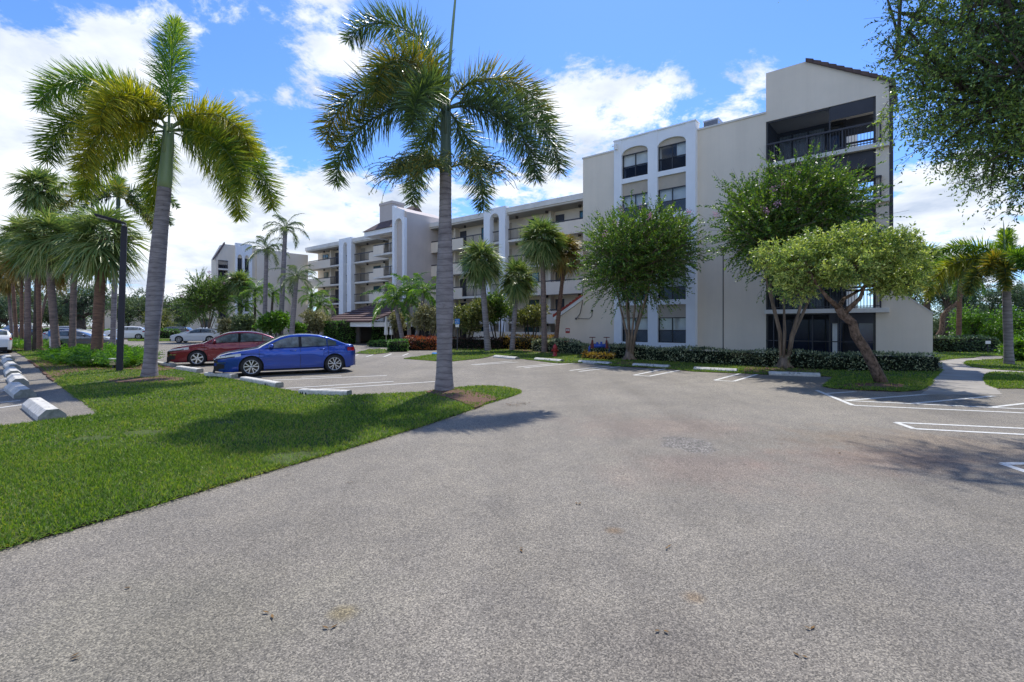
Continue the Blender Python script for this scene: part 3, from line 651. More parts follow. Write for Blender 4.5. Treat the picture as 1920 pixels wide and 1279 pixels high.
# balconies of the end block
def railing(s0, s1, d, z, h=1.07, parent=bld, step=.125, name='railing', cap=.05):
    m_ = MB(); bx(m_, s0, s1, d - cap, d + cap, z + h - .09, z + h); bx(m_, s0, s1, d - .02, d + .02, z + .08, z + .12)
    n_ = max(1, int(abs(s1 - s0) / step))
    for i in range(n_ + 1):
        s = s0 + (s1 - s0) * i / n_; k = .03 if i % 12 == 0 else .009
        bx(m_, s - k, s + k, d - k, d + k, z + .02, z + h - .09)
    return part(name, m_, M['railing'], parent)
for i in range(5):
    z = i * FH; top = 12.85 if i == 4 else (i + 1) * FH - .2
    if i:
        m_ = MB(); bx(m_, -.02, 5.34, -.22, 2.6, z - .22, z); bal = part('balcony', m_, M['slab'], bevel=.01)
        railing(.32, 5.25, -.12, z, parent=bal)
        m_ = MB(); bx(m_, .27, .34, -.13, .0, z + .98, z + 1.07); bx(m_, .28, .33, -.14, -.09, z, z + 1.05); part('railing_return', m_, M['railing'], bal)
        railing(.35, 1.95, 2.48, z, parent=bal, name='rear_railing')
    m_ = MB(); bx(m_, 5.22, 5.31, .05, .12, z, top); bx(m_, .50, .60, .05, .15, z, top); bx(m_, .5, 5.31, .05, .12, top - .09, top); bx(m_, 2.35, 2.42, .05, .12, z, top)
    part('screen_frame', m_, M['frame'])
    m_ = MB(); m_.add([(-5.22, .08, z + .01), (-2.42, .08, z + .01), (-2.42, .08, top - .09), (-5.22, .08, top - .09)], [(0, 1, 2, 3)]); part('insect_screen', m_, M['screen'])
    m_ = MB(); bx(m_, .6, 2.36, .02, .05, z + (1.62 if i else 1.9), top - .02); part('blind_and_shade', m_, M['shade'])  # dark sheet added so the upper opening reads as shade
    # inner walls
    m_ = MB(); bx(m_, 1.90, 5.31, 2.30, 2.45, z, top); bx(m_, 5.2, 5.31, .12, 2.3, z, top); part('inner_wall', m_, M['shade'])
    m_ = MB(); bx(m_, .5, 1.95, 2.42, 2.46, z + 1.42, top); part('blind_and_shade', m_, M['shade'])
    if i == 0:
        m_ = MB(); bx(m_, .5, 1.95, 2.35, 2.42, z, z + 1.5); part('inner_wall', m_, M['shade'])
    m_ = MB(); bx(m_, 2.0, 5.2, 2.2, 2.3, z + .02, z + .08); bx(m_, 2.0, 5.2, 2.2, 2.3, z + 2.1, z + 2.16)
    for s in (2.0, 2.8, 3.6, 4.4, 5.14): bx(m_, s, s + .06, 2.2, 2.3, z + .02, z + 2.1)
    sd_ = part('sliding_door', m_, M['frame'])
    m_ = MB(); m_.add([(-2.06, 2.25, z + .08), (-5.14, 2.25, z + .08), (-5.14, 2.25, z + 2.1), (-2.06, 2.25, z + 2.1)], [(0, 1, 2, 3)]); part('door_glass', m_, M['glassblue'] if i == 0 else M['glass'], sd_)
    if i > 0:
        m_ = MB(); n_ = 30
        for j in range(n_):
            s = 2.9 + 2.2 * j / n_; bx(m_, s, s + .055, 2.27, 2.285, z + .1, z + 2.08)
        part('vertical_blinds', m_, M['curtain'], sd_)
m_ = MB()
for s in (1.9, 2.0, 3.1, 4.9): bx(m_, s, s + .05, -.05, .0, .1, 2.3)
bx(m_, .5, 5.3, -.045, -.005, .95, 1.0)
part('patio_frame', m_, M['railing'])
m_ = MB(); bx(m_, 2.02, 2.28, .14, .2, .1, 2.2); part('patio_door_post', m_, M['white_plain'])
m_ = MB(); bx(m_, .62, 1.2, .3, .34, .1, 2.25); part('patio_curtain', m_, M['glassblue'])
# ---- arched window bay
W1 = (s_at(1219), s_at(1170)); W2 = (s_at(1290), s_at(1237))
e0, e1 = 8.99, 14.28
piers = [(e0, W2[0]), (W2[1], W1[0]), (W1[1], e1)]
fr = MB()
for a, b in piers: bx(fr, a, b, -.36, .32, -.1, 13.78)
for (a, b) in (W2, W1):
    for i in range(5): bx(fr, a, b, -.33, .32, .72 + i * FH - .30, .72 + i * FH)
    n = 16; zs = 12.80; c = (a + b) / 2; hw = (b - a) / 2; rise = .38
    for j in range(n):
        u0, u1 = -1 + 2 * j / n, -1 + 2 * (j + 1) / n
        za = zs + rise * math.sqrt(max(0, 1 - u0 * u0)); zb_ = zs + rise * math.sqrt(max(0, 1 - u1 * u1))
        fr.prism([(c + u0 * hw, za), (c + u0 * hw, 13.78), (c + u1 * hw, 13.78), (c + u1 * hw, zb_)], pf, -.33, .32)
bx(fr, e0 - .04, e1 + .04, -.40, .35, 13.78, 13.86)
part('arched_frame', fr, M['white'])
m_ = MB(); bx(m_, e0, e1, .345, .36, 0, 0.001)
for (a, b) in (W2, W1):
    for i in range(5):
        sp_ = MB(); z9 = (2.27 + i * FH, .72 + (i + 1) * FH - .30) if i < 4 else (12.80, 13.3); bx(sp_, a, b, -.19, .3, *z9); part('spandrel_panel', sp_, M['infill'])
m_ = MB(); bx(m_, e0 + .1, e1 - .1, .85, .93, 0, 13); part('unlit_room_back', m_, M['dark'])  # near-black sheet stands in for the unlit rooms behind the windows
curt = [[.45, .50, 1, 1, 1], [.5, .5, .5, 1, 1]]
for wi, (a, b) in enumerate((W2, W1)):
    for i in range(5):
        z0, z1 = .72 + i * FH, 2.27 + i * FH + (.53 - .02 if i == 4 else 0) * 0
        if i == 4: z1 = 12.80
        m_ = MB(); t_ = .05
        bx(m_, a, a + t_, -.06, .03, z0, z1); bx(m_, b - t_, b, -.06, .03, z0, z1); bx(m_, a, b, -.065, .035, z0, z0 + t_); bx(m_, a, b, -.065, .035, z1 - t_, z1)
        c = (a + b) / 2; bx(m_, c - .03, c + .03, -.055, .025, z0, z1); zm = (z0 + z1) / 2 - .02; bx(m_, a, b, -.07, .02, zm - .025, zm + .025)
        wn = part('window', m_, M['frame']); wn.location = (0, -.14, 0)
        m_ = MB(); m_.add([(-a - t_, -.03, z0 + t_), (-b + t_, -.03, z0 + t_), (-b + t_, -.03, z1 - t_), (-a - t_, -.03, z1 - t_)], [(0, 1, 2, 3)]); part('pane', m_, M['glass'], wn)
        m_ = MB(); m_.add([(-a - t_, -.045, z0 + t_), (-b + t_, -.045, z0 + t_), (-b + t_, -.045, zm), (-a - t_, -.045, zm)], [(0, 1, 2, 3)]); part('sash_screen', m_, M['screen'], wn)
        # pleated curtain
        m_ = MB(); n = 44; full = (i, wi) in ((0, 0), (0, 1), (1, 0), (2, 0), (3, 0), (1, 1), (3, 1))
        zb_ = z0 + .05 if full else zm
        vs = []; fs = []
        for j in range(n + 1):
            s = a + .03 + (b - a - .06) * j / n; d = .14 + (.03 if j % 2 else 0)
            if i == 4 and wi == 0 and j in range(int(n * .42), n + 1): continue
            vs += [(-s, d, zb_), (-s, d, z1)]
        for j in range(len(vs) // 2 - 1): fs.append((2*j, 2*j+1, 2*j+3, 2*j+2))
        m_.add(vs, fs); part('curtain', m_, M['curtain'], wn)
# seam, small fixtures
m_ = MB(); s = s_at(1356); bx(m_, s - .025, s + .025, -.012, .0, .2, 6.3); part('wall_seam', m_, M['railing'])
m_ = MB(); s = s_at(1358); bx(m_, s - .14, s + .14, -.12, 0, 6.05, 6.25); bx(m_, s - .12, s + .12, -.14, -.12, 6.07, 6.2); part('wall_light', m_, M['railing'])
m_ = MB(); s = s_at(1162); bx(m_, s - .05, s + .10, -.55, -.36, 13.2, 13.55); bx(m_, s, s + .3, -.5, -.44, 13.45, 13.5); part('security_camera', m_, M['white_plain'])
# low wall with red tile at the left foot
sL = s_at(1040); sR = 16.85
m_ = MB(); m_.prism([(sR, -.5), (sR, 3.55), (sL, 2.12), (sL, -.5)], pf, .05, .3); part('stair_wall', m_, M['wall'])
m_ = MB(); m_.prism([(sR, 3.55), (sR, 3.80), (sL + .05, 2.37), (sL + .05, 2.12)], pf, -.05, .35); part('stair_wall_trim', m_, M['white'])
m_ = MB()
for i in range(9):
    a, b = i / 9, (i + 1) / 9; s0, z0 = sR + (sL + .1 - sR) * a, 3.80 + (2.37 - 3.80) * a; s1, z1 = sR + (sL + .1 - sR) * b, 3.80 + (2.37 - 3.8) * b
    m_.prism([(s0, z0), (s0, z0 + .14), (s1, z1 + .20), (s1, z1)], pf, -.1, 3)
part('stair_roof', m_, M['tilered'])
m_ = MB()
pts = [(-s_at(1094), -.03, 5.0), (-s_at(1092), -.03, 3.3), (-s_at(1088), -.03, 2.6), (-s_at(1083), -.03, 2.32), (-s_at(1081), -.06, 2.28)]
m_.tube(pts, .022, 6); m_.tube([(-s_at(1083), -.03, 2.25), (-s_at(1105), -.03, 2.22), (-s_at(1110), -.03, 2.4), (-s_at(1111), -.03, 2.78)], .018, 6); bx(m_, s_at(1081.5), s_at(1079.5), -.09, 0, 2.18, 2.3); bx(m_, s_at(1112), s_at(1109), -.09, 0, 2.72, 2.84)
part('cable', m_, M['railing'])
m_ = MB(); s = s_at(1063); z = ZA(642, 35); m_.lathe([(.0, -.30), (.14, -.28), (.2, -.18), (.2, -.06), (.12, 0)], 16, 0, 'y', (-s, .05, z)); m_.tube([(-s, -.15, z), (-s - .42, -.2, z - .02)], .075, 8)
part('fire_inlet', m_, M['red'])
# ---- long gallery wing
GD = 7.15; fz = [-.5 + FH * i for i in range(5)]; RF = 12.5
S0, S1 = 16.85, 68.6
m_ = MB(); bx(m_, S0, S1, GD + 1.75, GD + 10, -.6, RF); part('wing_wall', m_, M['wall'])
m_ = MB(); bx(m_, S0, S1, GD - .15, GD + 10, RF, RF + .12); bx(m_, S0, S1, GD - .28, GD - .1, RF + .12, RF + .62); bx(m_, S0, S1, GD - .1, GD + 10, RF + .121, RF + .5); part('flat_roof', m_, M['slab'], bevel=.02)
m_ = MB(); bx(m_, S0, S1, GD - .10, GD + 1.75, RF - .05, RF - .004); part('soffit', m_, M['ceiling'])
TW0, TW1 = s_at(808, GD), 42.95
secs = [(S0 + .1, s_at(1005, GD), 'P'), (s_at(1005, GD), s_at(953, GD), 'R'), (s_at(941, GD), s_at(923.5, GD), 'R'), (s_at(912.5, GD), s_at(868, GD), 'R'), (s_at(868, GD), TW0, 'P'),
        (46.6, s_at(692, GD), 'P'), (s_at(692, GD), s_at(664, GD), 'R'), (s_at(656, GD), s_at(649, GD), 'R'), (s_at(641, GD), s_at(619, GD), 'R'), (s_at(619, GD), s_at(578, GD), 'P')]
secs_lo = [(S0 + .1, s_at(1008, GD), 'P'), (s_at(1008, GD), s_at(953, GD), 'R'), (s_at(941, GD), s_at(923.5, GD), 'R'), (s_at(912.5, GD), s_at(866, GD), 'R'), (s_at(866, GD), TW0, 'P')] + secs[5:]
for i in range(1, 5):
    m_ = MB(); bx(m_, S0, S1, GD, GD + 1.75, fz[i] - .2, fz[i]); fl = part('gallery_floor', m_, M['slab'])
    for (a, b, k) in (secs if i == 4 else secs_lo):
        if k == 'P':
            m_ = MB(); bx(m_, a, b, GD - .02, GD + .12, fz[i] - .22, fz[i] + .92); part('parapet', m_, M['wall'], fl)
            m_ = MB(); bx(m_, a, b, GD, GD + .10, fz[i] + .98, fz[i] + 1.07)
            nn = max(1, int((b - a) / 1.5))
            for j in range(nn + 1): s = a + (b - a) * j / nn; bx(m_, s - .02, s + .02, GD + .03, GD + .07, fz[i] + .92, fz[i] + .98)
            part('handrail', m_, M['railing'], fl)
        else: railing(a, b, GD + .05, fz[i], parent=fl, step=.16)
for s in np.arange(19, 68, 6.4):
    if 40 < s < 47: continue
    m_ = MB()
    for i in range(5): bx(m_, s, s + .25, GD + 1.1, GD + 1.8, fz[i] if i else -.6, fz[i] + FH - .2)
    part('gallery_fin', m_, M['wall'])
rr = random.Random(3)
for i in range(5):
    for j, s in enumerate(np.arange(17.6, 67, 3.2)):
        if 40 < s < 46.2: continue
        z = fz[i]
        if j % 2 == 0:
            m_ = MB(); bx(m_, s + .3, s + 1.25, GD + 1.69, GD + 1.76, z, z + 2.08); dr = part('door', m_, M['railing'] if j % 4 else M['infill'])
            m_ = MB(); bx(m_, s + 1.12, s + 1.18, GD + 1.64, GD + 1.69, z + 1, z + 1.08); part('handle', m_, M['chrome'], dr)
        else:
            w_ = rr.choice([1.2, 1.5, 1.8])
            m_ = MB(); z0, z1 = z + .85, z + 2.1
            bx(m_, s, s + .05, GD + 1.67, GD + 1.75, z0, z1); bx(m_, s + w_ - .05, s + w_, GD + 1.67, GD + 1.75, z0, z1); bx(m_, s, s + w_, GD + 1.67, GD + 1.75, z0, z0 + .05); bx(m_, s, s + w_, GD + 1.67, GD + 1.75, z1 - .05, z1); bx(m_, s + w_ / 2 - .02, s + w_ / 2 + .02, GD + 1.67, GD + 1.75, z0, z1); bx(m_, s, s + w_, GD + 1.67, GD + 1.75, z0 + .6, z0 + .64)
            wn = part('window', m_, M['frame'])
            m_ = MB(); bx(m_, s + .04, s + w_ - .04, GD + 1.70, GD + 1.72, z0 + .04, z1 - .04); part('pane', m_, M['tealglass'] if 'tealglass' in M else M['glassdark'], wn)
    m_ = MB()
    for s in np.arange(18.5, 67, 3.6): m_.lathe([(.0, RF - .3 if i == 4 else fz[i] + FH - .45), (.14, (RF - .28) if i == 4 else fz[i] + FH - .43), (.14, (RF - .05) if i == 4 else fz[i] + FH - .2)], 10, 0, 'z', (-s, GD + .9, 0))
    part('ceiling_lamp', m_, M['frame'])
# paired white columns with arch heads
def pair(pxs, d0, ztop, bot=-.55):
    m_ = MB(); (a1, a0, b1, b0) = [s_at(p, GD) for p in pxs]     # a1<a0<b1<b0 in s
    bx(m_, a1, a0, GD - .45, GD + .15, bot, ztop); bx(m_, b1, b0, GD - .45, GD + .15, bot, ztop)
    c = (a0 + b1) / 2; hw = (b1 - a0) / 2; zs = ztop - hw - .55; n = 12
    for j in range(n):
        u0, u1 = -1 + 2*j/n, -1 + 2*(j+1)/n
        m_.prism([(c + u0*hw, zs + hw * math.sqrt(max(0, 1-u0*u0))), (c + u0*hw, ztop), (c + u1*hw, ztop), (c + u1*hw, zs + hw*math.sqrt(max(0, 1-u1*u1)))], pf, GD - .42, GD + .12)
    part('arched_columns', m_, M['white'])
pair((952.8, 941, 923.8, 912.5), 0, 13.3)
pair((664, 656, 649, 641), 0, 13.3)
# stair tower
m_ = MB(); m_.prism([(40.9, -.6), (40.9, 13.85), (42.95, 14.75), (42.95, -.6)], pf, 3.75, 9.5); part('tower_wall', m_, M['wallgrey'])
m_ = MB(); bx(m_, 40.9, 41.28, 3.42, 3.75, -.6, 13.2); bx(m_, 42.6, 42.98, 3.40, 3.75, -.6, 14.7)
c, hw = 41.94, .66
for j in range(10):
    u0, u1 = -1 + 2*j/10, -1 + 2*(j+1)/10
    m_.prism([(c + u0*hw, 12.6 + .62*math.sqrt(max(0, 1-u0*u0))), (c+u0*hw, 14.3 + .2*u0), (c+u1*hw, 14.3 + .2*u1), (c+u1*hw, 12.6 + .62*math.sqrt(max(0, 1-u1*u1)))], pf, 3.42, 3.75)
part('arched_columns', m_, M['white'])
m_ = MB(); sc0, sc1 = s_at(735, 5.2), s_at(712, 5.2); bx(m_, sc0, sc1, 5.2, 6.9, 12, ZA(378, BW(sc0, 5.2)[1])); bx(m_, sc0 - .06, sc1 + .06, 5.14, 6.96, ZA(381, BW(sc0, 5.2)[1]), ZA(376, BW(sc0, 5.2)[1])); part('chimney', m_, M['wallgrey'])
m_ = MB(); TE = s_at(683, 4.3); bx(m_, 42.98, TE, 4.3, 9.5, 12.2, 12.75); part('eave_fascia', m_, M['white'])
m_ = MB(); e = [(-42.99, 4.1), (-TE - .15, 4.1), (-TE - .15, 9.6), (-42.99, 9.6)]
m_.add([(*e[0], 12.76), (*e[1], 12.76), (*e[2], 12.76), (*e[3], 12.76), (-42.99, 6.9, 15.5), (-44.3, 6.9, 15.5)], [(0, 1, 5, 4), (1, 2, 5), (2, 3, 4, 5), (0, 4, 3), (0, 3, 2, 1)])
part('roof', m_, M['tiledark'])
m_ = MB(); bx(m_, 43.0, 47.4, 6.2, 9, -.6, 12.2); part('tower_core', m_, M['wall'])
for i in range(1, 5):
    z = fz[i]; m_ = MB(); bx(m_, 43.0, 48.2, 4.6, 7.15, z - .22, z); bal = part('balcony', m_, M['slab'])
    m_ = MB(); bx(m_, 46.2, 48.2, 4.58, 4.72, z - .02, z + .95); bx(m_, 48.08, 48.22, 4.72, 7.1, z - .02, z + .95); part('parapet', m_, M['wall'], bal)
    railing(43.02, 46.2, 4.65, z, parent=bal, step=.16)
    m_ = MB(); bx(m_, 46.2, 48.2, 4.6, 4.7, z + 1.0, z + 1.07); part('handrail', m_, M['railing'], bal)
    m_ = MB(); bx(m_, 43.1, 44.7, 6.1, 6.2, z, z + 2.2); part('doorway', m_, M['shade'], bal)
# ---- left end block: face looks towards -s, runs from d=7.15 to d=-5
E = 68.6
def d_at(px, s=E):
    k = (px - 960) / F; x0 = CX - .77 * s; y0 = CY + .638 * s
    return (k * y0 - x0) / (.638 - .77 * k)
pe = lambda u, v, w_: (-w_, u, v)
dp = [d_at(405), d_at(421), d_at(441), d_at(480), d_at(540), d_at(575)]
m_ = MB()
m_.prism([(dp[0], -.6), (dp[0], 10.3), (dp[1], 12.3), (dp[2] , 12.3), (dp[3], 12.3), (dp[3], -.6)], pe, E + .9, E + 1.6)
# front skin with balcony opening left out
m_.prism([(dp[0], 9.6), (dp[0], 10.3), (dp[1], 12.3), (dp[3], 12.3), (dp[3], 9.6)], pe, E, E + .9)
m_.box(-E, -(E + .9), d_at(427), dp[3], -.6, 9.6); m_.box(-E, -(E + .9), dp[0], d_at(409), -.6, 9.6)
m_.box(-E + .25, -(E + 1.6), dp[3], dp[4], -.6, 12.15)
m_.box(-E + .0, -(E + 4), dp[4], GD + .2, -.6, 12.1)
part('wall', m_, M['wall'])
m_ = MB()
for i in range(1, 5): m_.box(-E + .1, -(E + .9), d_at(409), d_at(427), -.5 + i*2.4 - .2, -.5 + i*2.4 + .0)
part('balcony', m_, M['slab'])
m_ = MB(); m_.box(-E - .7, -(E + .85), d_at(409), d_at(427), 0, 9.6); part('blind_and_shade', m_, M['shade'])  # dark sheet stands in for the shade inside the balcony openings
m_ = MB()
for i in range(1, 5):
    z = -.5 + i * 2.4; m_.box(-E + .08, -E + .02, d_at(409), d_at(427), z + .95, z + 1.05)
    for p in np.linspace(409.5, 426.5, 9): m_.box(-E + .06, -E + .03, d_at(p) - .02, d_at(p) + .02, z, z + .95)
for p in (410, 419, 426.5): m_.box(-E - .05, -E - .12, d_at(p) - .05, d_at(p) + .05, 0, 9.6)
part('railing', m_, M['railing'])
m_ = MB()
c0, c1 = d_at(440), d_at(471)
w1, w2 = (d_at(443.5), d_at(453)), (d_at(457), d_at(465.5))
for a, b in ((c0, w1[0]), (w1[1], w2[0]), (w2[1], c1)): m_.box(-E + .3, -E, a, b, -.6, 12.6)
for (a, b) in (w1, w2):
    c = (a + b) / 2; hw = (b - a) / 2
    for j in range(8):
        u0, u1 = -1 + 2*j/8, -1 + 2*(j+1)/8
        m_.prism([(c+u0*hw, 10.6 + .5*math.sqrt(max(0, 1-u0*u0))), (c+u0*hw, 12.6), (c+u1*hw, 12.6), (c+u1*hw, 10.6 + .5*math.sqrt(max(0, 1-u1*u1)))], pe, E - .28, E)
    for i in range(5): m_.box(-E + .28, -E, a, b, 8.35 - i*2.4 - .25 , 8.35 - i*2.4)
part('arched_frame', m_, M['white'])
for (a, b) in (w1, w2):
    for i in range(4):
        z = 8.35 - i*2.4
        m_ = MB(); h = 2.3 if i == 0 else 1.5
        m_.box(-E + .05, -E - .02, a, b, z, z + .06); m_.box(-E + .05, -E - .02, a, b, z + h - .06, z + h); m_.box(-E + .05, -E - .02, a, a + .06, z, z + h); m_.box(-E + .05, -E - .02, b - .06, b, z, z + h); m_.box(-E + .06, -E - .02, a, b, z + h/2, z + h/2 + .05); m_.box(-E + .06, -E - .02, (a+b)/2 - .02, (a+b)/2 + .02, z, z + h)
        wn = part('window', m_, M['frame'])
        m_ = MB(); m_.box(-E + .02, -E - .01, a + .05, b - .05, z + .05, z + h - .05); part('pane', m_, M['glassdark'], wn)
m_ = MB(); m_.prism([(dp[0] - .3, 10.1), (dp[0] - .3, 10.3), (dp[1], 12.55), (dp[1], 12.3)], pe, E - .15, E + .3); part('roof', m_, M['tiledark'])
# ---- entrance canopy
cs0, cs1, cd0, cd1 = 36.6, 45.5, -3.6, 3.2
zc = ZA(606, 51)
m_ = MB(); zc0 = 1.62
bx(m_, cs0, cs1, cd0, cd0 + .3, zc0, zc0 + .42); bx(m_, cs0, cs0 + .25, cd0 + .3, cd1, zc0, zc0 + .42); part('canopy_fascia', m_, M['white'])
m_ = MB(); n = 9
for i in range(n):
    a, b = i / n, (i + 1) / n; d0, z0 = cd0 - .2 + 6.8 * a, zc0 + .42 + 2.0 * a; d1, z1 = cd0 - .2 + 6.8 * b, zc0 + .42 + 2.0 * b
    ins = .45 * 6.8 * a * .35
    vs = []
    for s in (cs0 - .2 + ins, cs1): vs += [(-s, d0, z0), (-s, d1, z1), (-s, d1, z1 + .07), (-s, d0, z0 + .16)]
    m_.add(vs, [(0,1,2,3), (4,7,6,5), (0,4,5,1), (1,5,6,2), (2,6,7,3), (3,7,4,0)])
part('canopy_roof', m_, M['tile'])
m_ = MB(); bx(m_, cs0 + .2, cs1, cd0 + .3, cd1 + 3, zc0 + .3, zc0 + .4); part('canopy_ceiling', m_, M['dark'])  # ceiling near black: shade under the canopy put into its colour
m_ = MB(); bx(m_, 42.2, cs1, -1.2, -1.0, -.6, zc0 + .3); bx(m_, cs1, 50.5, -3.2, 3.0, -.6, 2.0); part('entrance_wall', m_, M['wallgrey'])
m_ = MB(); bx(m_, 37, 43.2, 1.5, 3.5, -.6, zc0 + .3); part('entrance_shade', m_, M['dark'])  # solid near-black block paints the deep shade under the canopy
m_ = MB(); bx(m_, 42.8, 44.6, -1.28, -1.2, .1, 1.0); nb_ = part('notice_board', m_, M['railing'])
m_ = MB(); bx(m_, 43.0, 43.6, -1.31, -1.28, .25, .8); bx(m_, 43.8, 44.4, -1.31, -1.28, .25, .8); part('notice', m_, M['curtain'], nb_)
# low gallery screen walls at ground level
m_ = MB(); bx(m_, s_at(1040, 3), s_at(860, 3), 5.0, 5.2, -.6, 1.15); part('patio_wall', m_, M['wall'])

# roof unit
ac = MB(); s = s_at(1337, 1.5); z = TOP + .1
r = empty('air_conditioner', (*BW(s, 1.5), z), BR, label='grey louvred air conditioning unit on the flat roof edge', cat='air conditioner')
m_ = MB(); m_.box(-.42, .42, -.42, .42, .06, .72); m_.box(-.45, .45, -.45, .45, .72, .80); m_.box(-.40, -.3, -.4, .4, 0, .06); m_.box(.3, .4, -.4, .4, 0, .06); m_.build('casing', M['car_silver'], r)
m_ = MB()
for i in range(13): m_.box(-.40 + i*.063, -.375 + i*.063, -.45, -.42, .08, .70)
m_.build('louvres', M['railing'], r)
# red and white wall sign
s = s_at(1064); z = ZA(620, 35.3)
r = empty('wall_sign', (*BW(s, -.0 + .03), z), BR, label='small red and white fire sign on the low beige wall', cat='sign')
m_ = MB(); m_.box(-.17, .17, -.02, 0, -.17, .17); m_.build('plate', M['red'], r)
m_ = MB(); m_.box(-.13, .15, -.026, -.02, -.02, .1); m_.build('panel', M['white_plain'], r)
def text_mesh(body, size, parent, loc, rot, mat, name='lettering', ext=.002):
    cu = bpy.data.curves.new('t', 'FONT'); cu.body = body; cu.size = size; cu.align_x = 'CENTER'; cu.align_y = 'CENTER'; cu.extrude = ext
    tmp = bpy.data.objects.new('t', cu); col.objects.link(tmp)
    me = bpy.data.meshes.new_from_object(tmp.evaluated_get(bpy.context.evaluated_depsgraph_get())); me.materials.clear(); me.materials.append(mat)
    bpy.data.objects.remove(tmp); t = bpy.data.objects.new(name, me); col.objects.link(t); t.parent = parent; t.location = loc; t.rotation_euler = rot; return t
text_mesh('FIRE', .10, r, (0, -.03, .03), (R(90), 0, 0), M['red'])
# distant low building glimpsed through the left trees
db = empty('distant_house', (-62, 95, 0), R(20), label='pale low building glimpsed behind the trees across the car park', cat='building')
m_ = MB(); m_.box(-12, 12, -5, 5, 0, 4.6); m_.build('wall', M['wall'], db)
m_ = MB(); m_.box(-13, 13, -6, 6, 4.6, 5.0); m_.build('roof', M['tiledark'], db)
for i in range(5):
    for zz in (1.2,):
        m_ = MB(); m_.box(-10 + i*4.2, -8.4 + i*4.2, -5.06, -4.99, zz, zz + 1.7); m_.build('window', M['glassdark'], db)
# ================================================================== PALMS AND TREES
def bez(p0, p1, p2, p3, n):
    t = np.linspace(0, 1, n)[:, None]
    return (1-t)**3*p0 + 3*(1-t)**2*t*p1 + 3*(1-t)*t*t*p2 + t**3*p3
def frame_along(C):
    T = unit(np.gradient(C, axis=0)); upv = np.array([0.02, .03, 1.0]); S = unit(np.cross(T, np.broadcast_to(upv, T.shape)))
    for i in range(1, len(S)):
        if S[i] @ S[i-1] < 0: S[i] = -S[i]
    U = unit(np.cross(S, T)); return T, S, U
def frond_curve(L, az, e0, e1, n=60, power=1.2, roll=0):
    """integrates a curve whose pitch goes from e0 to e1 degrees; az measured from +X towards +Y"""
    t = np.linspace(0, 1, n); e = np.radians(e0 + (e1 - e0) * t ** power); a = np.radians(az + roll * t)
    d = np.stack([np.cos(e) * np.cos(a), np.cos(e) * np.sin(a), np.sin(e)], 1) * (L / (n - 1))
    return np.concatenate([[[0, 0, 0]], np.cumsum(d[:-1], 0)])
def foxtail(rng, C, ll=.62, count=900, w_=.034, start=.10, droop=.2):
    """bushy frond: leaflets leave the stalk in all directions"""
    T, S, U = frame_along(C); n = len(C)
    t = start + (1 - start) * (np.arange(count) + rng.random(count)) / count; ix = t * (n - 1); i0 = np.minimum(ix.astype(int), n - 2); f = (ix - i0)[:, None]
    P = C[i0] * (1 - f) + C[i0 + 1] * f; Tt = T[i0]; q = rng.uniform(0, 2 * pi, count)
    rad = S[i0] * np.cos(q)[:, None] + U[i0] * np.sin(q)[:, None]
    fw = rng.uniform(.35, .8, count)[:, None]
    Dn = unit(rad + Tt * fw)
    prof = np.sin(np.clip((t - start) / (1 - start), 0, 1) ** .8 * pi * .86 + .28) ** .55
    prof = np.clip(prof, .3, 1); L = ll * prof * rng.uniform(.75, 1.15, count)
    Sd = unit(np.cross(Dn, rng.normal(size=Dn.shape)))
    V, Q = strips(P, Dn, Sd, L, w_ * rng.uniform(.8, 1.2, count), rng.uniform(.1, 1.0, count) * droop, 2, (.5, 1, .18))
    return V, Q
def stalk(C, r0, r1, mb, mi=0, n=6):
    k = len(C); idx = list(range(0, k, 5)); idx = idx if idx[-1] == k - 1 else idx + [k - 1]
    mb.tube([C[i] for i in idx], [r0 + (r1 - r0) * i / (k - 1) for i in idx], n, mi)
def mb_to_nb(mb, nb, mi):
    V = np.array(mb.v); quads = [f for f in mb.f if len(f) == 4]; nb.add(V, np.array(quads), mi)
def trunk_path(base, top, n=14, bow=(0, 0)):
    b, t = np.array(base), np.array(top); u = np.linspace(0, 1, n)[:, None]
    return b + (t - b) * u + np.array([bow[0], bow[1], 0]) * np.sin(u * pi)
def ringed_trunk(name, path, rads, mat, parent, ring=.12, amp=.010, n=20):
    path = np.array(path); L = np.linalg.norm(path[-1] - path[0]); k = max(12, int(L / (ring / 2)))
    u = np.linspace(0, 1, k); ui = np.linspace(0, 1, len(path)); C = np.stack([np.interp(u, ui, path[:, j]) for j in range(3)], 1)
    rr_ = np.interp(u, np.linspace(0, 1, len(rads)), rads); rg = np.random.default_rng(int(L * 100))
    # smooth
    rr_ = np.convolve(np.pad(rr_, 4, 'edge'), np.ones(9) / 9, 'valid')
    rr_ = rr_ * (1 + amp * 2 * ((np.arange(k) % 2) - .5) + rg.normal(0, amp * .5, k))
    m_ = MB(); m_.tube(C, list(rr_), n); return m_.build(name, mat, parent)

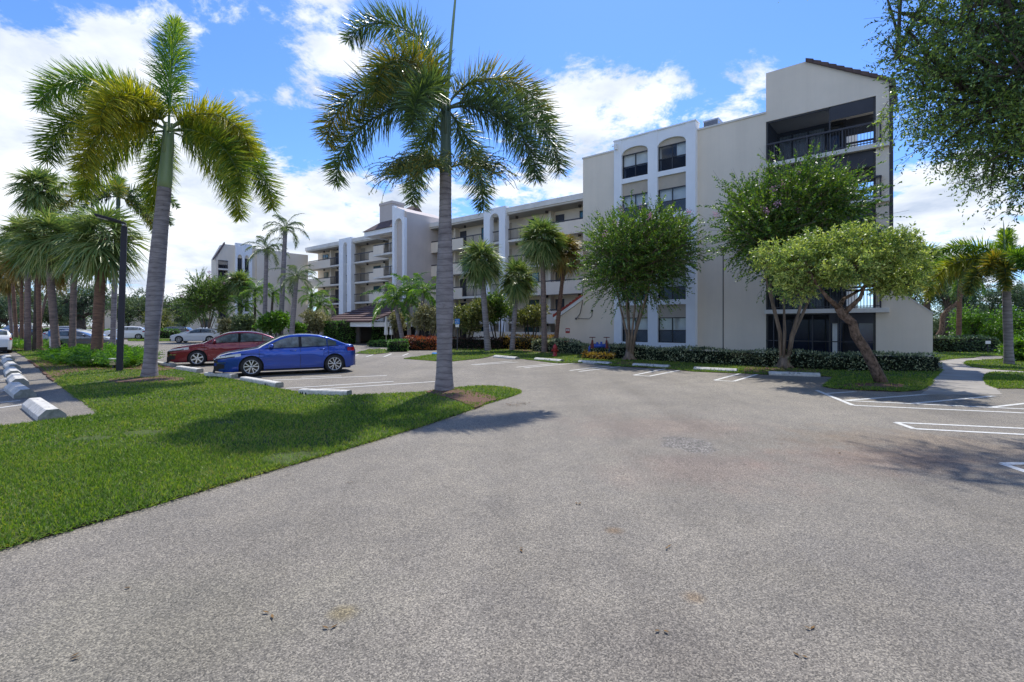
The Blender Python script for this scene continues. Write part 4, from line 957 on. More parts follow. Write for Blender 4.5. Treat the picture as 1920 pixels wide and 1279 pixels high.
def foxtail_palm(name, base, crown_z, lean, rads, fronds, label, mats, group, shaft_mat, shaft_len=1.75, spear=None, ll=.62, count=900, trunk_mat='bark_grey', shaft_r=.17, infl=False, wd=.034, seed=1):
    rng = np.random.default_rng(seed); kx = cos(math.atan2(abs(base[0]), base[1])); rads = [q * kx for q in rads]
    r = empty('foxtail_palm', (*base, 0), label=label, cat='palm tree', group=group)
    top = np.array([lean[0], lean[1], crown_z]); zt = crown_z - shaft_len
    ft = zt / crown_z; sp0 = np.array([lean[0] * ft, lean[1] * ft, zt])
    path = trunk_path((0, 0, -.05), sp0, 14, (lean[0] * -.06, 0))
    ringed_trunk('trunk', path, rads, M[trunk_mat], r, amp=.012)
    m_ = MB(); C = [sp0 + (top - sp0) * u for u in np.linspace(0, 1.0, 9)]
    m_.tube(C, [rads[-1] * q for q in (.98, 1.02, 1.0, .95, .9, .84, .78, .74, .66)], 18)
    for k in range(5):
        a = k * 2.4; m_.tube([C[5] + np.array([cos(a), sin(a), 0]) * rads[-1] * .8, C[8] + np.array([cos(a), sin(a), 0]) * rads[-1] * .55 + np.array([0, 0, .35])], [.035, .05], 6)
    m_.build('crownshaft', M[shaft_mat], r)
    turn = -math.degrees(math.atan2(base[0], base[1]))
    for i, fr_ in enumerate(fronds):
        az, e0, e1, L, mat = fr_[:5]; az += turn; roll = fr_[5] if len(fr_) > 5 else 0; sc = fr_[6] if len(fr_) > 6 else 1; pw_ = fr_[7] if len(fr_) > 7 else 1.0
        C = frond_curve(L, az, e0, e1, 60, pw_, roll) + top + np.array([0, 0, .1])
        nb = NB(); V, Q = foxtail(rng, C, ll * sc, count, wd); nb.add(V, Q, 0)
        sm = MB(); stalk(C, .042, .008, sm); mb_to_nb(sm, nb, 1)
        o = nb.build('frond', [M[mats[mat]], M[shaft_mat]], r)
    if spear:
        az, el, L = spear; C = frond_curve(L, az, el, el - 4, 30) + top; m_ = MB(); m_.tube([C[i] for i in range(0, 30, 5)] + [C[-1]], [.05, .055, .05, .045, .035, .02, .006], 6); m_.build('spear_leaf', M['shaft'], r)
    if infl:
        for sgn, az in ((-1, 186), (1, -8), (-1, 215), (1, 250)):
            rg = np.random.default_rng(abs(az)); nb = NB(); sm = MB(); o0 = sp0 + np.array([0, 0, .12])
            C = frond_curve(1.5, az, 25 if abs(az) < 100 or az < 200 else 10, -60, 20) + o0; sm.tube([C[i] for i in range(0, 20, 3)], [.035, .03, .028, .022, .018, .012, .008], 6)
            for j in range(110):
                i = int(rg.uniform(3, 19)); d = frond_curve(rg.uniform(.4, 1.15), az + rg.uniform(-95, 95), rg.uniform(-10, 50), rg.uniform(-95, -30), 6) + C[i]; sm.tube(d, [.012, .011, .010, .009, .008, .006], 4)
                P = d[rg.integers(1, 6, 14)]; Dn = unit(rg.normal(size=(14, 3)) + [0, 0, -.3]); V, Q = leaves(P, Dn, sides(Dn, rg), rg.uniform(.03, .10, 14), .022); nb.add(V, Q, 0)
            mb_to_nb(sm, nb, 1); nb.build('flower_stalk', [M['frond_tips'], M['frond_dark']], r)
    return r
GRP = 'feathery foxtail palms'
# left palm (yellowish), middle palm (dark), right palm
b = G(280, 708)
palm1 = foxtail_palm('foxtail_palm', b, ZA(248, 17), (XA(312, 17) - b[0], 0.1), [.35, .25, .25, .27, .285, .31, .325, .32, .31, .30, .285, .275, .27, .26],
    [(80, 86, 58, 4.9, 0, 0, 1.0), (186, 62, -80, 4.3, 0, 0, .95, 1.15), (228, 50, -88, 3.5, 1, 0, .95), (196, 24, -88, 4.3, 2, 0, .95), (328, 54, -88, 3.7, 1, 0, 1.0), (12, 54, -84, 4.0, 0, 0, .95),
     (350, 14, -88, 4.6, 2, 0, 1.0), (316, 8, -88, 4.0, 3, 0, .95), (150, -4, -80, 4.0, 3, 0, .9), (218, 6, -88, 4.0, 1, 0, .9), (30, 0, -86, 4.1, 2, 0, .95), (100, -12, -80, 3.6, 3, 0, .9)],
    'big foxtail palm with yellow green fronds on the lawn beside the black lamp post', ['frond_green', 'frond_yellow', 'frond_mixed', 'frond_mixed'], GRP, 'shaft', 1.9, ll=.93, count=1080, seed=11, wd=.030)
b = G(833, 733)
palm2 = foxtail_palm('foxtail_palm', b, ZA(210, 13.6), (XA(836, 13.6) - b[0], 0), [.29, .235, .215, .215, .225, .245, .245, .235, .215, .195, .18, .17, .165, .165],
    [(176, 80, -66, 4.3, 0, 0, 1.0, 1.9), (150, 62, -60, 3.4, 0, 0, .95, 1.3), (186, 42, -88, 4.2, 3, 0, 1.0), (228, 62, -88, 3.4, 1, 0, 1.0), (178, 14, -88, 4.2, 2, 0, .95), (6, 64, -88, 4.1, 1, 0, 1.0, 1.1),
     (354, 28, -88, 4.3, 2, 0, 1.0), (335, 6, -88, 3.8, 0, 0, .95), (250, 20, -88, 3.2, 0, 0, .9), (115, 2, -84, 3.6, 2, 0, .9), (60, -4, -84, 3.6, 2, 0, .9)],
    'tall dark green foxtail palm with brown flower stalks at the tip of the lawn', ['frond_dark', 'frond_tips', 'frond_dark', 'frond_tips'], GRP, 'shaftdark', 1.72, spear=(75, 80, 5.5), ll=.84, count=800, infl=True, seed=5, wd=.029)
b = G(1892, 684)
foxtail_palm('foxtail_palm', b, ZA(498, 22.4), (XA(1885, 22.4) - b[0], 0), [.30, .24, .23, .235, .24, .23, .21, .20],
    [(190, 66, -30, 2.6, 0), (185, 38, -62, 3.2, 0), (205, 30, -86, 3.9, 1), (175, 18, -84, 3.6, 2), (250, 40, -78, 2.0, 2), (290, 46, -72, 2.0, 0), (90, 80, 50, 1.8, 0), (0, 50, -60, 3.2, 1), (350, 30, -84, 3.6, 1), (20, 12, -80, 3.2, 2), (270, 10, -84, 2.4, 2), (230, 8, -84, 2.6, 2), (310, 14, -80, 2.6, 2)],
    'low foxtail palm with drooping yellow brown fronds beside the footpath at right', ['frond_green', 'frond_yellow', 'frond_tips'], GRP, 'shaftdark', 1.0, spear=(90, 89, 2.1), ll=.58, count=620, trunk_mat='bark_grey', seed=21, wd=.04)

# ---- sabal palms
def fan_crown(rng, R_=2.0, n=42, seg=30, wd=.055, flat=.75, low=-75):
    nb = NB(); sm = MB(); Ps = []; Ds = []; Ss = []; Ls = []; Dr = []
    for i in range(n):
        e = 82 - (82 - low) * ((i + .5) / n) ** .85; az = i * 137.5 + rng.uniform(-12, 12); Lp = R_ * .42 * rng.uniform(.8, 1.1)
        C = frond_curve(Lp, az, e + 12, e - 18, 8); sm.tube([C[0], C[3], C[7]], [.02, .016, .012], 4); 
        T, S, U = frame_along(C); tip = C[-1]; t, s_, u_ = T[-1], S[-1], U[-1]; ro = rng.uniform(-.6, .6); s_, u_ = s_ * cos(ro) + u_ * sin(ro), u_ * cos(ro) - s_ * sin(ro)
        ang = np.linspace(-115, 115, seg) + rng.uniform(-3, 3, seg); a = np.radians(ang)
        back = rng.uniform(-.15, .5)
        d = t * np.cos(a)[:, None] + s_ * np.sin(a)[:, None] + u_ * back * (1 - np.abs(ang)[:, None] / 140)
        l = R_ * .60 * (1 - .28 * (np.abs(ang) / 115) ** 2) * rng.uniform(.85, 1.1, seg)
        base_ = tip + t * (-.22 * R_ * .5) * (np.abs(ang) / 115)[:, None] * .6
        Ps.append(base_); Ds.append(unit(d)); Ss.append(unit(np.cross(d, np.broadcast_to(u_, d.shape) + rng.normal(0, .25, d.shape)))); Ls.append(l); Dr.append(rng.uniform(.1, .6, seg))
    V, Q = strips(np.concatenate(Ps), np.concatenate(Ds), np.concatenate(Ss), np.concatenate(Ls), wd, np.concatenate(Dr), 2, (.55, 1.0, .12)); nb.add(V, Q, 0)
    mb_to_nb(sm, nb, 1); return nb
FANS = {}
def sabal(base, cz, R_, label, tr=(.2, .17), lean=(0, 0), mat='fan', bark='bark_sabal', n=42, seed=0, group='sabal palms', boots=False, wd=None, flat=None):
    r = empty('sabal_palm', (*base, 0), label=label, cat='palm tree', group=group)
    top = np.array([lean[0], lean[1], cz])
    ringed_trunk('trunk', trunk_path((0, 0, -.05), top, 8), [tr[0] * 1.15, tr[0], tr[0], tr[1], tr[1]], M[bark], r, ring=.16, amp=.035, n=14)
    key = (seed % 3, n)
    rng_ = np.random.default_rng(seed + 40)
    o = fan_crown(rng_, R_, n, 32 if R_ * F / base[1] > 45 else 24, wd or (.065 if base[1] < 30 else .08)).build('crown', [M[mat], M['shaft']], r); o.location = top
    o.rotation_euler = (0, 0, seed)
    return r
LG = 'row of sabal palms between the two car parks'
def sab_px(px, Y, cpx, cpy, Rpx, label, w_px, **k):
    X = XA(px, Y); lean = (XA(cpx, Y) - X, 0); kx = cos(math.atan2(abs(X), Y)); w_px *= kx; Rpx *= kx ** .5; sabal((X, Y), ZA(cpy, Y), Rpx * Y / F, label, (w_px / 2 * Y / F, w_px / 2 * .85 * Y / F), lean, **k)
sab_px(180, 22.5, 192, 447, 104, 'stout sabal palm with a reddish brown trunk right behind the black lamp post', 23, bark='bark_brown', n=44, seed=1, group=LG)
sab_px(135, 26, 140, 452, 86, 'sabal palm with a straight weathered grey trunk left of the reddish one', 14, seed=2, group=LG, n=36)
sab_px(107, 25.5, 88, 440, 78, 'sabal palm with a thick pale trunk leaning left, behind the small blue marker', 17, seed=3, group=LG, n=36, bark='bark_sabal')
sab_px(75, 31, 70, 470, 62, 'sabal palm with a slim brown trunk just before the dark one in the row', 11, seed=4, group=LG, bark='bark_brown')
sab_px(64, 33, 74, 352, 66, 'tallest sabal palm of the row, dark trunk and ragged crown above the others', 8, seed=5, group=LG, bark='bark_dark')
sab_px(52, 34, 52, 440, 62, 'sabal palm with a broad leaning light brown trunk in the row', 13, seed=6, group=LG)
sab_px(41, 38, 40, 490, 50, 'thin brown sabal palm left of the broad leaning trunk', 8, seed=7, group=LG, bark='bark_brown', mat='fan_yellow')
sab_px(32, 40, 20, 470, 52, 'thin tan sabal palm near the far end of the row', 8, seed=8, group=LG, bark='bark_brown')
sab_px(24, 42, 14, 520, 46, 'farthest sabal palm of the row, painted pale at its foot', 7, seed=9, group=LG, mat='fan_yellow')
sab_px(62, 36, 100, 500, 56, 'sabal palm whose old yellowing fans hang behind the thick pale trunk', 6, seed=10, group=LG, mat='fan_yellow')
b = (XA(211, 34), 34)
foxtail_palm('foxtail_palm', b, ZA(372, 34), (XA(222, 34) - b[0], 0), [.24, .20, .2, .21, .2, .19, .17, .16],
    [(180, 50, -60, 4.0, 0), (0, 50, -60, 4.0, 2), (200, 20, -80, 4.0, 1), (340, 20, -80, 4.0, 2), (30, 5, -80, 3.6, 1), (160, 0, -80, 3.6, 2), (90, 70, 0, 3, 0), (270, 40, -60, 3, 1), (0, -15, -84, 3.5, 1)],
    'slender foxtail palm with a smooth pale trunk half hidden behind the black lamp post', ['frond_mixed', 'frond_tips', 'frond_dark'], GRP, 'shaftdark', 1.3, ll=.7, count=380, seed=31, wd=.055)
BG_ = 'sabal palms before the building'
sab_px(915, 34, 902, 487, 54, 'sabal palm left of the pair near the white arched columns, pale trunk', 11, seed=11, group=BG_, bark='bark_grey', n=44)
sab_px(960, 34.5, 970, 522, 50, 'shorter sabal palm with flat drooping fans next to the pale trunked one', 9, seed=12, group=BG_, bark='bark_grey', n=34)
sab_px(1021, 32, 1017, 448, 55, 'tall sabal palm rising in front of the galleries beside the low red tiled wall', 10, seed=13, group=BG_, bark='bark_sabal', n=46)
sab_px(1040, 33.5, 1060, 470, 48, 'sabal palm with browning lower fans and a thin reddish leaning trunk', 8, seed=14, group=BG_, bark='bark_brown', n=36, mat='fan_yellow')
sab_px(1746, 33, 1733, 492, 60, 'dark sabal palm behind the right corner of the building', 11, seed=15, group=BG_, bark='bark_dark', n=44)
sab_px(452, 50, 450, 530, 36, 'dark sabal palm in front of the far left end block', 7, seed=16, group=BG_, bark='bark_dark', n=40, wd=.11)

# ---- feather palms (queen, areca, date)
def feather(rng, C, ll, cnt, wd, droop, spread=.5, start=.12):
    T, S, U = frame_along(C); n = len(C); t = start + (1 - start) * np.linspace(0, 1, cnt); i0 = np.minimum((t * (n - 1)).astype(int), n - 1); P = C[i0]
    sg = np.where(np.arange(cnt) % 2 == 0, 1, -1)[:, None]
    Dn = unit(S[i0] * sg + T[i0] * rng.uniform(.35, .7, (cnt, 1)) + U[i0] * rng.normal(.1, spread, (cnt, 1)))
    L = ll * np.clip(np.sin(t * pi * .92 + .2), .25, 1) * rng.uniform(.8, 1.15, cnt)
    return strips(P, Dn, unit(np.cross(Dn, T[i0])), L, wd, rng.uniform(.3, 1, cnt) * droop, 2, (.5, 1, .15))
def feather_crown(rng, n, L, ll, cnt, wd, droop, e=(80, -30), bend=95, mat='queen', spread=.4):
    nb = NB(); sm = MB()
    for i in range(n):
        el = e[0] + (e[1] - e[0]) * (i + .5) / n; C = frond_curve(L * rng.uniform(.85, 1.1), i * 137.5 + rng.uniform(-15, 15), el, el - bend * rng.uniform(.8, 1.15), 24)
        V, Q = feather(rng, C, ll, cnt, wd, droop, spread); nb.add(V, Q, 0); stalk(C, .03, .008, sm, 0, 4)
    mb_to_nb(sm, nb, 1); return nb
def feather_palm(name, px, Y, cpx, cpy, Rpx, label, w_px, n=14, mat='queen', bark='bark_grey', seed=0, group=None, droop=.9, cnt=90, ll=.55, bend=95, e=(80, -30), cat='palm tree', wd=None, shaft=None, spread=.4):
    X = XA(px, Y); r = empty(name, (X, Y, 0), label=label, cat=cat, group=group); top = np.array([XA(cpx, Y) - X, 0, ZA(cpy, Y)]); R_ = Rpx * Y / F; w_ = w_px / 2 * Y / F * cos(math.atan2(abs(X), Y))
    ringed_trunk('trunk', trunk_path((0, 0, -.05), top, 8), [w_ * 1.25, w_, w_, w_ * .9, w_ * .85], M[bark], r, .2, .02, 12)
    rg = np.random.default_rng(seed); o = feather_crown(rg, n, R_ * 1.25, ll * R_ * .42, cnt, wd or max(.04, .9 * Y / F), droop, e, bend, spread=spread).build('crown', [M[mat], M['shaftdark']], r); o.location = top
    return r
QG = 'queen palms before the far wing'
feather_palm('queen_palm', 525, 46, 535, 428, 40, 'taller of the two slim queen palms in front of the far gallery wing', 10, seed=1, group=QG, n=15)
feather_palm('queen_palm', 495, 46.5, 500, 468, 38, 'slightly shorter queen palm with sparse fronds left of the tallest one', 9, seed=2, group=QG, n=15)
feather_palm('queen_palm', 545, 43, 556, 520, 42, 'short queen palm with silvery green fronds leaning right before the far wing', 10, seed=3, group=QG, n=16)
feather_palm('queen_palm', 1797, 34, 1800, 520, 50, 'dark slender palm between the building corner and the low foxtail palm', 11, seed=4, bark='bark_brown', n=14, mat='areca')
AG = 'clustered palms before the stair tower'
feather_palm('clustered_palm', 757, 42, 740, 562, 52, 'leftmost palm of the white stemmed cluster by the stair tower', 8, mat='areca', seed=5, group=AG, n=14, bend=85, wd=.07, ll=.5)
feather_palm('clustered_palm', 768, 42.5, 764, 548, 50, 'middle palm of the white stemmed cluster by the stair tower', 7, mat='areca', seed=6, group=AG, n=14, bend=85, wd=.07, ll=.5)
feather_palm('clustered_palm', 778, 41.5, 795, 550, 52, 'right palm of the white stemmed cluster, leaning towards the dark foxtail', 7, mat='areca', seed=7, group=AG, n=14, bend=85, wd=.07, ll=.5)
AR = 'areca palms before the far wing'
for i, (px, cx_, cy_, l) in enumerate([(478, 478, 545, 'areca palm left of the queen palm trunks'), (505, 512, 550, 'areca palm between the two tall queen palm trunks'), (575, 585, 555, 'bright areca palm right of the short queen palm'), (560, 600, 570, 'low arching areca palm nearest the clipped topiary columns'), (440, 455, 575, 'low areca palm under the dark sabal')]):
    feather_palm('areca_palm', px, 49, cx_, cy_, 34, l, 5, mat='areca', seed=20 + i, group=AR, n=12, bend=80, bark='bark_dark')

# ---- broadleaf trees
def ellip(rng, n, shell=.45):
    d = unit(rng.normal(size=(n, 3))); r = (shell + (1 - shell) * rng.random(n)) ; return d, r
def twigs(rng, clusters, n, L, per, lL, lW, up=.3, out=1.0, rnd=.5, shell=.35, droop=0, tight=.55):
    """returns leaf geometry; clusters = [(centre, radii)]"""
    vol = np.array([c[1][0] * c[1][1] * c[1][2] for c in clusters]) ** .75; pick = rng.choice(len(clusters), n, p=vol / vol.sum())
    Cc = np.array([c[0] for c in clusters], float)[pick]; Rr = np.array([c[1] for c in clusters], float)[pick]
    d, r = ellip(rng, n, shell); P = Cc + d * Rr * r[:, None]
    Dn = unit(d * out + np.array([0, 0, up]) + rng.normal(0, rnd, (n, 3))); ln = L * rng.uniform(.6, 1.3, n)
    t = np.tile(np.linspace(.08, 1, per), n)[:, None]; I = np.repeat(np.arange(n), per)
    Q0 = P[I] + Dn[I] * ln[I][:, None] * t; Q0[:, 2] -= droop * (t[:, 0] ** 2) * ln[I]
    rd = rng.normal(size=(n * per, 3)); ld = unit(Dn[I] * tight + unit(rd) * .9 + np.array([0, 0, -.12]))
    return P, Dn, ln, leaves(Q0, ld, unit(np.cross(ld, rng.normal(size=ld.shape))), lL * rng.uniform(.65, 1.3, n * per), lW * rng.uniform(.7, 1.25, n * per))
def limbs(rng, roots, clusters, mb, r0, per=3, wob=.12, mi=0, r1=.02):
    for (c, rad) in clusters:
        c = np.array(c, float); rad = np.array(rad, float)
        ro = np.array(min(roots, key=lambda q: np.linalg.norm(np.array(q)[:2] - c[:2]) + .01 * rng.random())); 
        d = c - ro; m1 = ro + d * .35 + rng.normal(0, wob, 3) * np.linalg.norm(d) + np.array([0, 0, .08]) * np.linalg.norm(d); m2 = ro + d * .7 + rng.normal(0, wob, 3) * np.linalg.norm(d)
        mb.tube([ro, m1, m2, c], [r0, r0 * .72, r0 * .5, r1 * 1.4], 7, mi)
        for k in range(per):
            s = [m1, m2, c][k % 3]; e = c + unit(rng.normal(size=3)) * rad * .8; mid = (s + e) / 2 + rng.normal(0, .08, 3) * np.linalg.norm(e - s)
            mb.tube([s, mid, e], [r0 * .4, r0 * .25, r1 * .5], 5, mi)
def tree(name, base, trunk, clusters, n, L, per, lL, lW, leaf, bark, label, r0=.15, cat='tree', group=None, seed=0, roots=None, per_l=4, fl=None, extra=None, **k):
    """trunk: list of (path, radii) in local coordinates"""
    rng = np.random.default_rng(seed); r = empty(name, (*base, 0), label=label, cat=cat, group=group)
    m_ = MB()
    for path, rad in trunk: m_.tube(path, rad, 10)
    limbs(rng, roots or [trunk[0][0][-1]], clusters, m_, r0, per_l)
    m_.build('trunk', M[bark], r, recalc=False)
    P, Dn, ln, (V, Q) = twigs(rng, clusters, n, L, per, lL, lW, **k); nb = NB(); nb.add(V, Q)
    Sx = sides(Dn, rng); V, Q = strips(P, Dn, Sx, ln, .012 + lW * .08, 0, 1, (1, .4)); nb.add(V, Q, 1)
    nb.build('crown', [M[leaf], M[bark]], r)
    if fl:
        nb = NB(); idx = rng.choice(np.where(Dn[:, 2] > -.1)[0], fl)
        for i in idx:
            c = P[i] + Dn[i] * ln[i] * 1.05; kx = 34; pp = c + rng.normal(0, .085, (kx, 3)); dd = unit(rng.normal(size=(kx, 3))); V, Q = leaves(pp, dd, sides(dd, rng), .07, .06); nb.add(V, Q)
        nb.build('blossom', M['flower'], r)
    return r
# crape myrtles: many stems in a vase, long upright sprays
def crape(px, py, Y, crown, label, seed, nst=7, dens=1.0, bpx=None):
    """crown: pixel bounds x0,x1,y0,y1 measured at distance Y"""
    X = XA(px, Y); x0, x1, y0, y1 = crown; rng = np.random.default_rng(seed); s = Y / F
    cx_, cz = XA((x0 + x1) / 2, Y) - X, ZA((y0 + y1) / 2, Y); rx, rz = (x1 - x0) / 2 * s * .95, (y1 - y0) / 2 * s * .93; ry = rx * .85
    cl = []
    for i in range(15):
        a = i * 2.4; rr_ = .62 * math.sqrt((i + .5) / 15); zz = rng.uniform(-.5, .6) * (1 - rr_ * .6)
        cl.append(((cx_ + cos(a) * rr_ * rx, sin(a) * rr_ * ry, cz + zz * rz), (rx * .42, ry * .42, rz * .40)))
    trunk = []; tops = []
    for i in range(nst):
        a = i * 2 * pi / nst + rng.uniform(-.3, .3); rr_ = rx * rng.uniform(.2, .5); z1 = cz - rz * rng.uniform(.2, .55)
        p0 = np.array([cos(a) * .10, sin(a) * .10, -.05]); top = np.array([cx_ * .7 + cos(a) * rr_, sin(a) * rr_, z1]); m1 = p0 + (top - p0) * .33 + np.array([-cos(a), -sin(a), 0]) * rr_ * .16; m2 = p0 + (top - p0) * .66 + rng.normal(0, .05, 3) + np.array([-cos(a), -sin(a), 0]) * rr_ * .08
        w_ = rng.uniform(.042, .068); trunk.append(([p0, m1, m2, top], [w_ * 1.5, w_, w_ * .8, w_ * .55])); tops.append(top)
    for i in range(7):
        a = i * .9; trunk.append(([np.array([0, 0, .5]), np.array([cos(a) * .16, sin(a) * .16, .12]), np.array([cos(a) * .42, sin(a) * .42, -.01])], [.16, .12, .04]))
    return tree('crape_myrtle', (X, Y), trunk, cl, int(2300 * dens), 1.25, 36, .105, .062, 'leaf_crape', 'bark_tan', label, .05, group='crape myrtles', seed=seed, roots=tops, per_l=8, fl=24, up=.5, out=1.0, rnd=.30, shell=.3, droop=.18, tight=1.0)
crape(1180, 672, 25.2, (1095, 1305, 352, 598), 'broad crape myrtle with pink blossom in front of the arched windows', 3)
crape(1470, 690, 20.6, (1350, 1612, 300, 572), 'tall crape myrtle with pink blossom in front of the end balconies', 4, 6)
X = 0
cm = crape(388, 640, 50, (338, 442, 512, 608), 'rounded crape myrtle with pale blossom across the car park before the far end block', 6, 8, .7)
# leaning light tree
Y = 15.3; X0 = XA(1645, Y)
def rel(px, py, dy=0): return (XA(px, Y) - X0, dy, ZA(py, Y))
tp = [rel(1655, 722), rel(1640, 690), rel(1622, 655), rel(1604, 628), rel(1598, 605), rel(1580, 590), rel(1572, 577)]
tr = [(tp, [.19, .155, .145, .14, .125, .13, .12]), ([tp[-1], rel(1545, 560, -.2), rel(1520, 530, -.2)], [.085, .06, .03]), ([tp[-1], rel(1590, 560, .2), rel(1640, 535, .3)], [.08, .055, .03]), ([tp[-2], rel(1600, 560, -.3), rel(1610, 520, -.4)], [.09, .06, .03])]
cl = []
for (px, py, dy, rx, rz) in [(1490, 500, 0, 52, 36), (1530, 468, .5, 55, 34), (1580, 462, -.5, 60, 32), (1470, 480, .8, 36, 30), (1640, 485, .3, 60, 36), (1690, 500, -.2, 46, 36), (1600, 500, .9, 70, 36), (1560, 510, -1.0, 60, 34), (1500, 540, .2, 40, 24), (1655, 530, -.6, 50, 26), (1700, 530, .6, 32, 24), (1620, 478, -1.3, 50, 32), (1545, 485, 1.5, 50, 30)]:
    cl.append((rel(px, py, dy), (rx * Y / F * .68, rx * Y / F * .7, rz * Y / F * .78)))
tree('leaning_tree', (X0, Y), tr, cl, 3300, .34, 18, .10, .036, 'leaf_variegated', 'bark_rough', 'small spreading tree with pale variegated leaves and a crooked leaning trunk', .06, seed=8, roots=[q[0][-1] for q in tr[1:]], per_l=6, up=.35, out=.9, rnd=.5, shell=.45)
# overhanging oak, trunk beyond the right edge
cl = []; rg = np.random.default_rng(12)
ob = (15.2, 9.5)
def o_at(px, py, Yq): return (XA(px, Yq) - ob[0], Yq - ob[1], ZA(py, Yq))
for (px, py, Yq, r_) in [(1800, 60, 10, 1.15), (1900, 120, 9.5, 1.4), (1760, 190, 10.5, .95), (1860, 230, 10, 1.1), (1800, 140, 11.5, 1.3), (1940, 300, 9.5, 1.05), (1850, 290, 11, .75), (1780, 260, 10.2, .6), (1920, 20, 10, 1.4), (1780, -40, 10.5, 1.1), (1980, 200, 10.5, 1.5), (2080, 60, 10, 1.8), (2100, 260, 9.5, 1.6), (1880, -120, 11, 1.5), (2060, -150, 10, 1.9), (1735, 100, 10.4, .7), (1925, 340, 10.0, .5), (1705, 60, 10.6, .5), (1690, 25, 10.8, .4)]:
    cl.append((o_at(px, py, Yq), (r_, r_, r_ * .8)))
for (x, y, z, r_) in [(16, 12, 8, 2.2), (18, 8, 7.5, 2.4), (15, 6, 8.5, 2.0), (14, 9, 11, 2.2), (19, 12, 9, 2.4), (7.4, 13.6, 12.6, 1.2), (8.8, 13.4, 12.8, 1.4), (10.4, 13, 12.6, 1.5)]: cl.append(((x - ob[0], y - ob[1], z), (r_, r_, r_ * .8)))  # last three clusters added above the view to cast shadow on the road
tree('live_oak', ob, [([(0, 0, -.1), (-.1, 0, 1.5), (-.2, .1, 3.4)], [.42, .34, .30]), ([(-.2, .1, 3.3), (-1.6, .4, 5.2), (-4.0, .8, 6.2)], [.24, .16, .08]), ([(-.2, .1, 3.3), (.6, .6, 6), (0, .4, 9)], [.24, .16, .08])], cl, 11500, .50, 17, .085, .032, 'leaf_oak', 'bark_dark', 'overhanging live oak whose leafy boughs hang into the sky at the upper right', .09, seed=9, roots=[(-4, .8, 6.2), (0, .4, 9), (-1.6, .4, 5.2)], per_l=5, up=-.15, out=.7, rnd=.6, shell=.2, droop=.35)

# background trees
def bgtree(px, Y, crown, label, leaf='leaf_far', seed=0, dens=1.0, trunk_w=.22, group='trees across the car park', name='shade_tree', lsz=None, nst=1, bark='bark_dark', lift=None, ncl=12):
    X = XA(px, Y); x0, x1, y0, y1 = crown; rng = np.random.default_rng(seed + 100); s = Y / F; cx_, cz = XA((x0 + x1) / 2, Y) - X, ZA((y0 + y1) / 2, Y); rx, rz = (x1 - x0) / 2 * s * .85, (y1 - y0) / 2 * s * .85; ry = min(rx, 5)
    cl = []
    for i in range(ncl):
        a = rng.uniform(0, 6.28); q = rng.uniform(.2, .75); cl.append(((cx_ + cos(a) * q * rx, sin(a) * q * ry, cz + rng.uniform(-.55, .6) * rz), (rx * rng.uniform(.28, .45), ry * .4, rz * rng.uniform(.3, .45))))
    top = (cx_ * .4, 0, max(.8, cz - rz * .8)); trunk = [([(0, 0, -.05), (top[0] * .4 + .1, 0, top[2] * .5), top], [trunk_w * 1.2, trunk_w, trunk_w * .8])]
    l = lsz or max(.14, 2.6 * s)
    area = rx * rz / (l * l) 
    return tree(name, (X, Y), trunk, cl, int(min(3000, 38 * dens * area / 10 + 300)), l * 3, 10, l, l * .55, leaf, bark, label, trunk_w * .5, group=group, seed=seed, per_l=3, up=.2, out=.8, rnd=.5, shell=.25)
bgtree(20, 78, (-60, 60, 540, 618), 'dark oak with spreading limbs left of the palm row across the car park', 'leaf_fardark', 1)
bgtree(-110, 60, (-250, -20, 480, 610), 'leafy oak at the left end of the car park', 'leaf_fardark', 21)
bgtree(150, 60, (95, 215, 520, 612), 'oak with a black forked trunk between the sabal trunks', 'leaf_fardark', 2, trunk_w=.5)
bgtree(95, 85, (50, 150, 545, 620), 'pale green oak seen behind the thick pale sabal trunk', 'leaf_far', 3)
bgtree(240, 80, (200, 280, 540, 618), 'grey green oak between the lamp post and the big palm trunk', 'leaf_far', 4)
bgtree(305, 84, (262, 345, 532, 618), 'soft green oak just right of the big palm trunk', 'leaf_far', 5)
bgtree(345, 76, (320, 372, 548, 622), 'small oak left of the rounded crape myrtle', 'leaf_far', 6)
bgtree(190, 95, (150, 320, 535, 612), 'farthest oak closing the view across the car park', 'leaf_fardark', 7)
bgtree(288, 70, (262, 330, 575, 626), 'yellow green young tree beyond the dark parked car', 'leaf_olive', 8, trunk_w=.12)
bgtree(60, 100, (-40, 110, 530, 612), 'hazy oak far behind the left palm row', 'leaf_far', 9)
for i, (px, x0_, x1_, y0_, l) in enumerate([(-160, -330, -40, 520, 'distant treetops beyond the far left hedge'), (0, -90, 90, 556, 'distant dark oak between the farthest sabal trunks'), (110, 60, 170, 560, 'distant dark oak behind the parked estate car'), (225, 160, 290, 560, 'distant dark oak behind the white hatchback'), (350, 270, 420, 568, 'distant dark oak behind the white sedan')]):
    bgtree(px, 120, (x0_, x1_, y0_, 626), l, 'leaf_fardark' if i % 2 else 'leaf_far', 60 + i, dens=1.4)
RG = 'trees beyond the right end of the building'
bgtree(1700, 48, (1650, 1760, 440, 600), 'leafy oak behind the right corner of the building', 'leaf_far', 31, group=RG, dens=1.3)
bgtree(1770, 55, (1735, 1830, 465, 600), 'dark oak with an arching limb over the footpath', 'leaf_fardark', 32, group=RG, dens=1.3, trunk_w=.3)
bgtree(1835, 40, (1775, 1890, 570, 668), 'bright green low tree at the end of the footpath', 'leaf_bright', 33, group=RG, dens=1.4, trunk_w=.15)
bgtree(1920, 37, (1870, 1990, 565, 660), 'bright green shrubby tree behind the low foxtail palm', 'leaf_bright', 34, group=RG, dens=1.4, trunk_w=.15)
